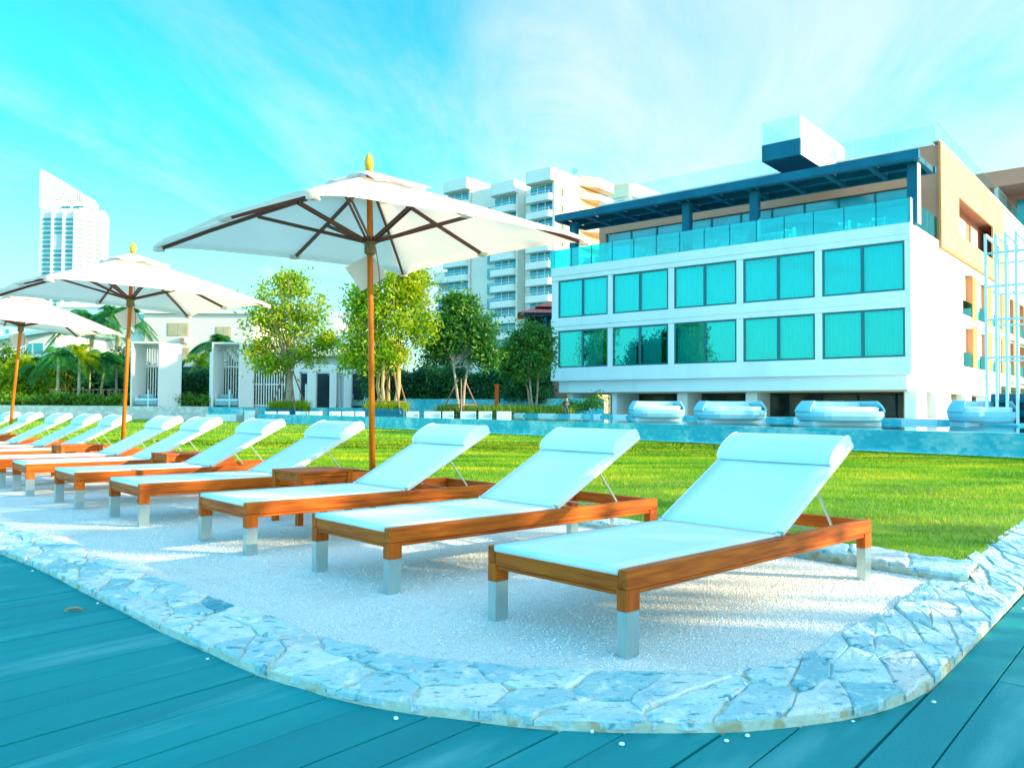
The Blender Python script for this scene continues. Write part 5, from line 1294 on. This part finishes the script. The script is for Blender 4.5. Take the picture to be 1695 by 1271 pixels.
# unseen trees added off to the right to shade the near loungers
def added_shade_tree(x, y, h, r_, seed, label):
    rs = np.random.RandomState(seed); t = thing('added_shade_tree', label, 'tree', (x,y,-.05), 0, 'added trees out of view that shade the loungers')
    ell = [(rs.normal(0,r_*.5), rs.normal(0,r_*.5), h-r_*.5+rs.normal(0,.5), r_*.75, r_*.75, r_*.5) for _ in range(7)]
    C_ = crown_pts(rs, ell, 420, .3); V, F_ = leaves(C_, 16, rs.uniform(.5,1.2,len(C_))*.42, .34, rs); npmesh('crown', V, F_, lf_g, t)
    mb = MB().tube([(0,0,-.2),(.1,0,h*.3),(0,.1,h*.62)], [.3,.24,.16], 10)
    for i in rs.choice(len(C_), 26, replace=False): mb.tube([(0,.1,h*.5),Vector((0,.1,h*.55)).lerp(Vector(C_[i]),.5),C_[i]], [.1,.06,.02], 5)
    mb.build('trunk', bark, t)
for i_, (x_, y_, h_, r_) in enumerate(ADDED_SHADE_TREES): added_shade_tree(x_, y_, h_, r_, 50+i_, "broad leafy green tree added out of view on the right to shade the loungers")
# ------------------------------------------------------------------ person by the pool
def person():
    Y = 47.5; p = at(937, 691, Y); zf = at(937,692,Y).z
    t = thing('person', 'person with short dark hair in dark blue clothes walking along the far pool edge', 'person', (p.x, Y, zf), R(-68), None)
    me = bpy.data.meshes.new('body'); 
    J = {'pel':(0,0,.66),'wai':(0,.0,.80),'che':(.03,0,.99),'nec':(.06,0,1.13),'hd0':(.09,0,1.19),'hd1':(.11,0,1.27),'hd2':(.10,0,1.35),
         'shL':(.02,.15,1.07),'elL':(.02,.20,.87),'wrL':(.19,.07,.90),'haL':(.25,.03,.93),'shR':(.02,-.15,1.07),'elR':(.02,-.20,.87),'wrR':(.19,-.07,.88),'haR':(.25,-.02,.90),
         'hiL':(0,.08,.62),'knL':(.10,.09,.34),'anL':(.06,.09,.05),'toL':(.19,.10,.02),'hiR':(0,-.08,.62),'knR':(0,-.09,.34),'anR':(-.12,-.09,.07),'toR':(.0,-.10,.02)}
    E_ = [('pel','wai'),('wai','che'),('che','nec'),('nec','hd0'),('hd0','hd1'),('hd1','hd2'),('che','shL'),('shL','elL'),('elL','wrL'),('wrL','haL'),('che','shR'),('shR','elR'),('elR','wrR'),('wrR','haR'),
          ('pel','hiL'),('hiL','knL'),('knL','anL'),('anL','toL'),('pel','hiR'),('hiR','knR'),('knR','anR'),('anR','toR')]
    rad = dict(pel=.13,wai=.11,che=.13,nec=.045,hd0=.06,hd1=.085,hd2=.07,sh=.062,el=.045,wr=.03,ha=.034,hi=.085,kn=.06,an=.04,to=.035)
    K = list(J); me.from_pydata([J[k] for k in K], [(K.index(a),K.index(b)) for a,b in E_], [])
    o = bpy.data.objects.new('body', me); col.objects.link(o); o.parent = t
    sk = o.modifiers.new('skin','SKIN')
    for i, k in enumerate(K):
        r_ = rad.get(k, rad.get(k[:2], .05)); me.skin_vertices[0].data[i].radius = (r_, r_*.85) if k in ('pel','wai','che') else (r_, r_)
    me.skin_vertices[0].data[0].use_root = True
    sb = o.modifiers.new('sub','SUBSURF'); sb.levels = 2; sb.render_levels = 2
    mt = bpy.data.materials.new('skin_and_clothes'); mt.use_nodes = True; N = mt.node_tree.nodes; L = mt.node_tree.links; tc = N.new('ShaderNodeTexCoord'); s_ = N.new('ShaderNodeSeparateXYZ'); L.new(tc.outputs['Object'], s_.inputs[0])
    a = N.new('ShaderNodeMath'); a.operation = 'GREATER_THAN'; a.inputs[1].default_value = 1.12; L.new(s_.outputs[2], a.inputs[0]); b = N.new('ShaderNodeMath'); b.operation = 'GREATER_THAN'; b.inputs[1].default_value = .15; L.new(s_.outputs[0], b.inputs[0])
    c = N.new('ShaderNodeMath'); c.operation = 'GREATER_THAN'; c.inputs[1].default_value = .8; L.new(s_.outputs[2], c.inputs[0]); d = N.new('ShaderNodeMath'); d.operation = 'MULTIPLY'; L.new(b.outputs[0], d.inputs[0]); L.new(c.outputs[0], d.inputs[1])
    e = N.new('ShaderNodeMath'); e.operation = 'MAXIMUM'; L.new(a.outputs[0], e.inputs[0]); L.new(d.outputs[0], e.inputs[1])
    mx = N.new('ShaderNodeMix'); mx.data_type = 'RGBA'; mx.inputs[6].default_value = (.01,.04,.09,1); mx.inputs[7].default_value = (.70,.38,.27,1); L.new(e.outputs[0], mx.inputs[0]); L.new(mx.outputs[2], N['Principled BSDF'].inputs['Base Color']); me.materials.append(mt)
    mb = MB(); mb.grid(lambda u, v: (.10+.10*math.sin(R(95*v))*math.cos(u*6.2832)-.012*v, .095*math.sin(R(95*v))*math.sin(u*6.2832), 1.30+.105*math.cos(R(95*v))), 16, 8)
    mb.build('hair', mat('dark_hair', (.012,.010,.012), rough=.7), t, solid=.015)
    h_ = 1.44; k = (at(937,655,Y).z-zf)/h_; t.scale = (k,k,k)
person()
# a leaf lying on the deck
a = G(122, 1013, -.03)
lfm = MB().grid(lambda u, v: ((u-.5)*.085, (v-.5)*.03*math.sin(math.pi*max(.03,min(.97,u))), .004+.012*(abs(v-.5)*2)**1.5+.006*math.sin(u*3)), 10, 4)
tag(lfm.build('fallen_leaf', mat('dry_leaf', (.36,.27,.14), (.5,.42,.26), scale=30, rough=.7), loc=(a.x,a.y,-.028), rotz=R(8), solid=.0012), 'small curled dry leaf lying on the deck boards at the left', 'leaf')
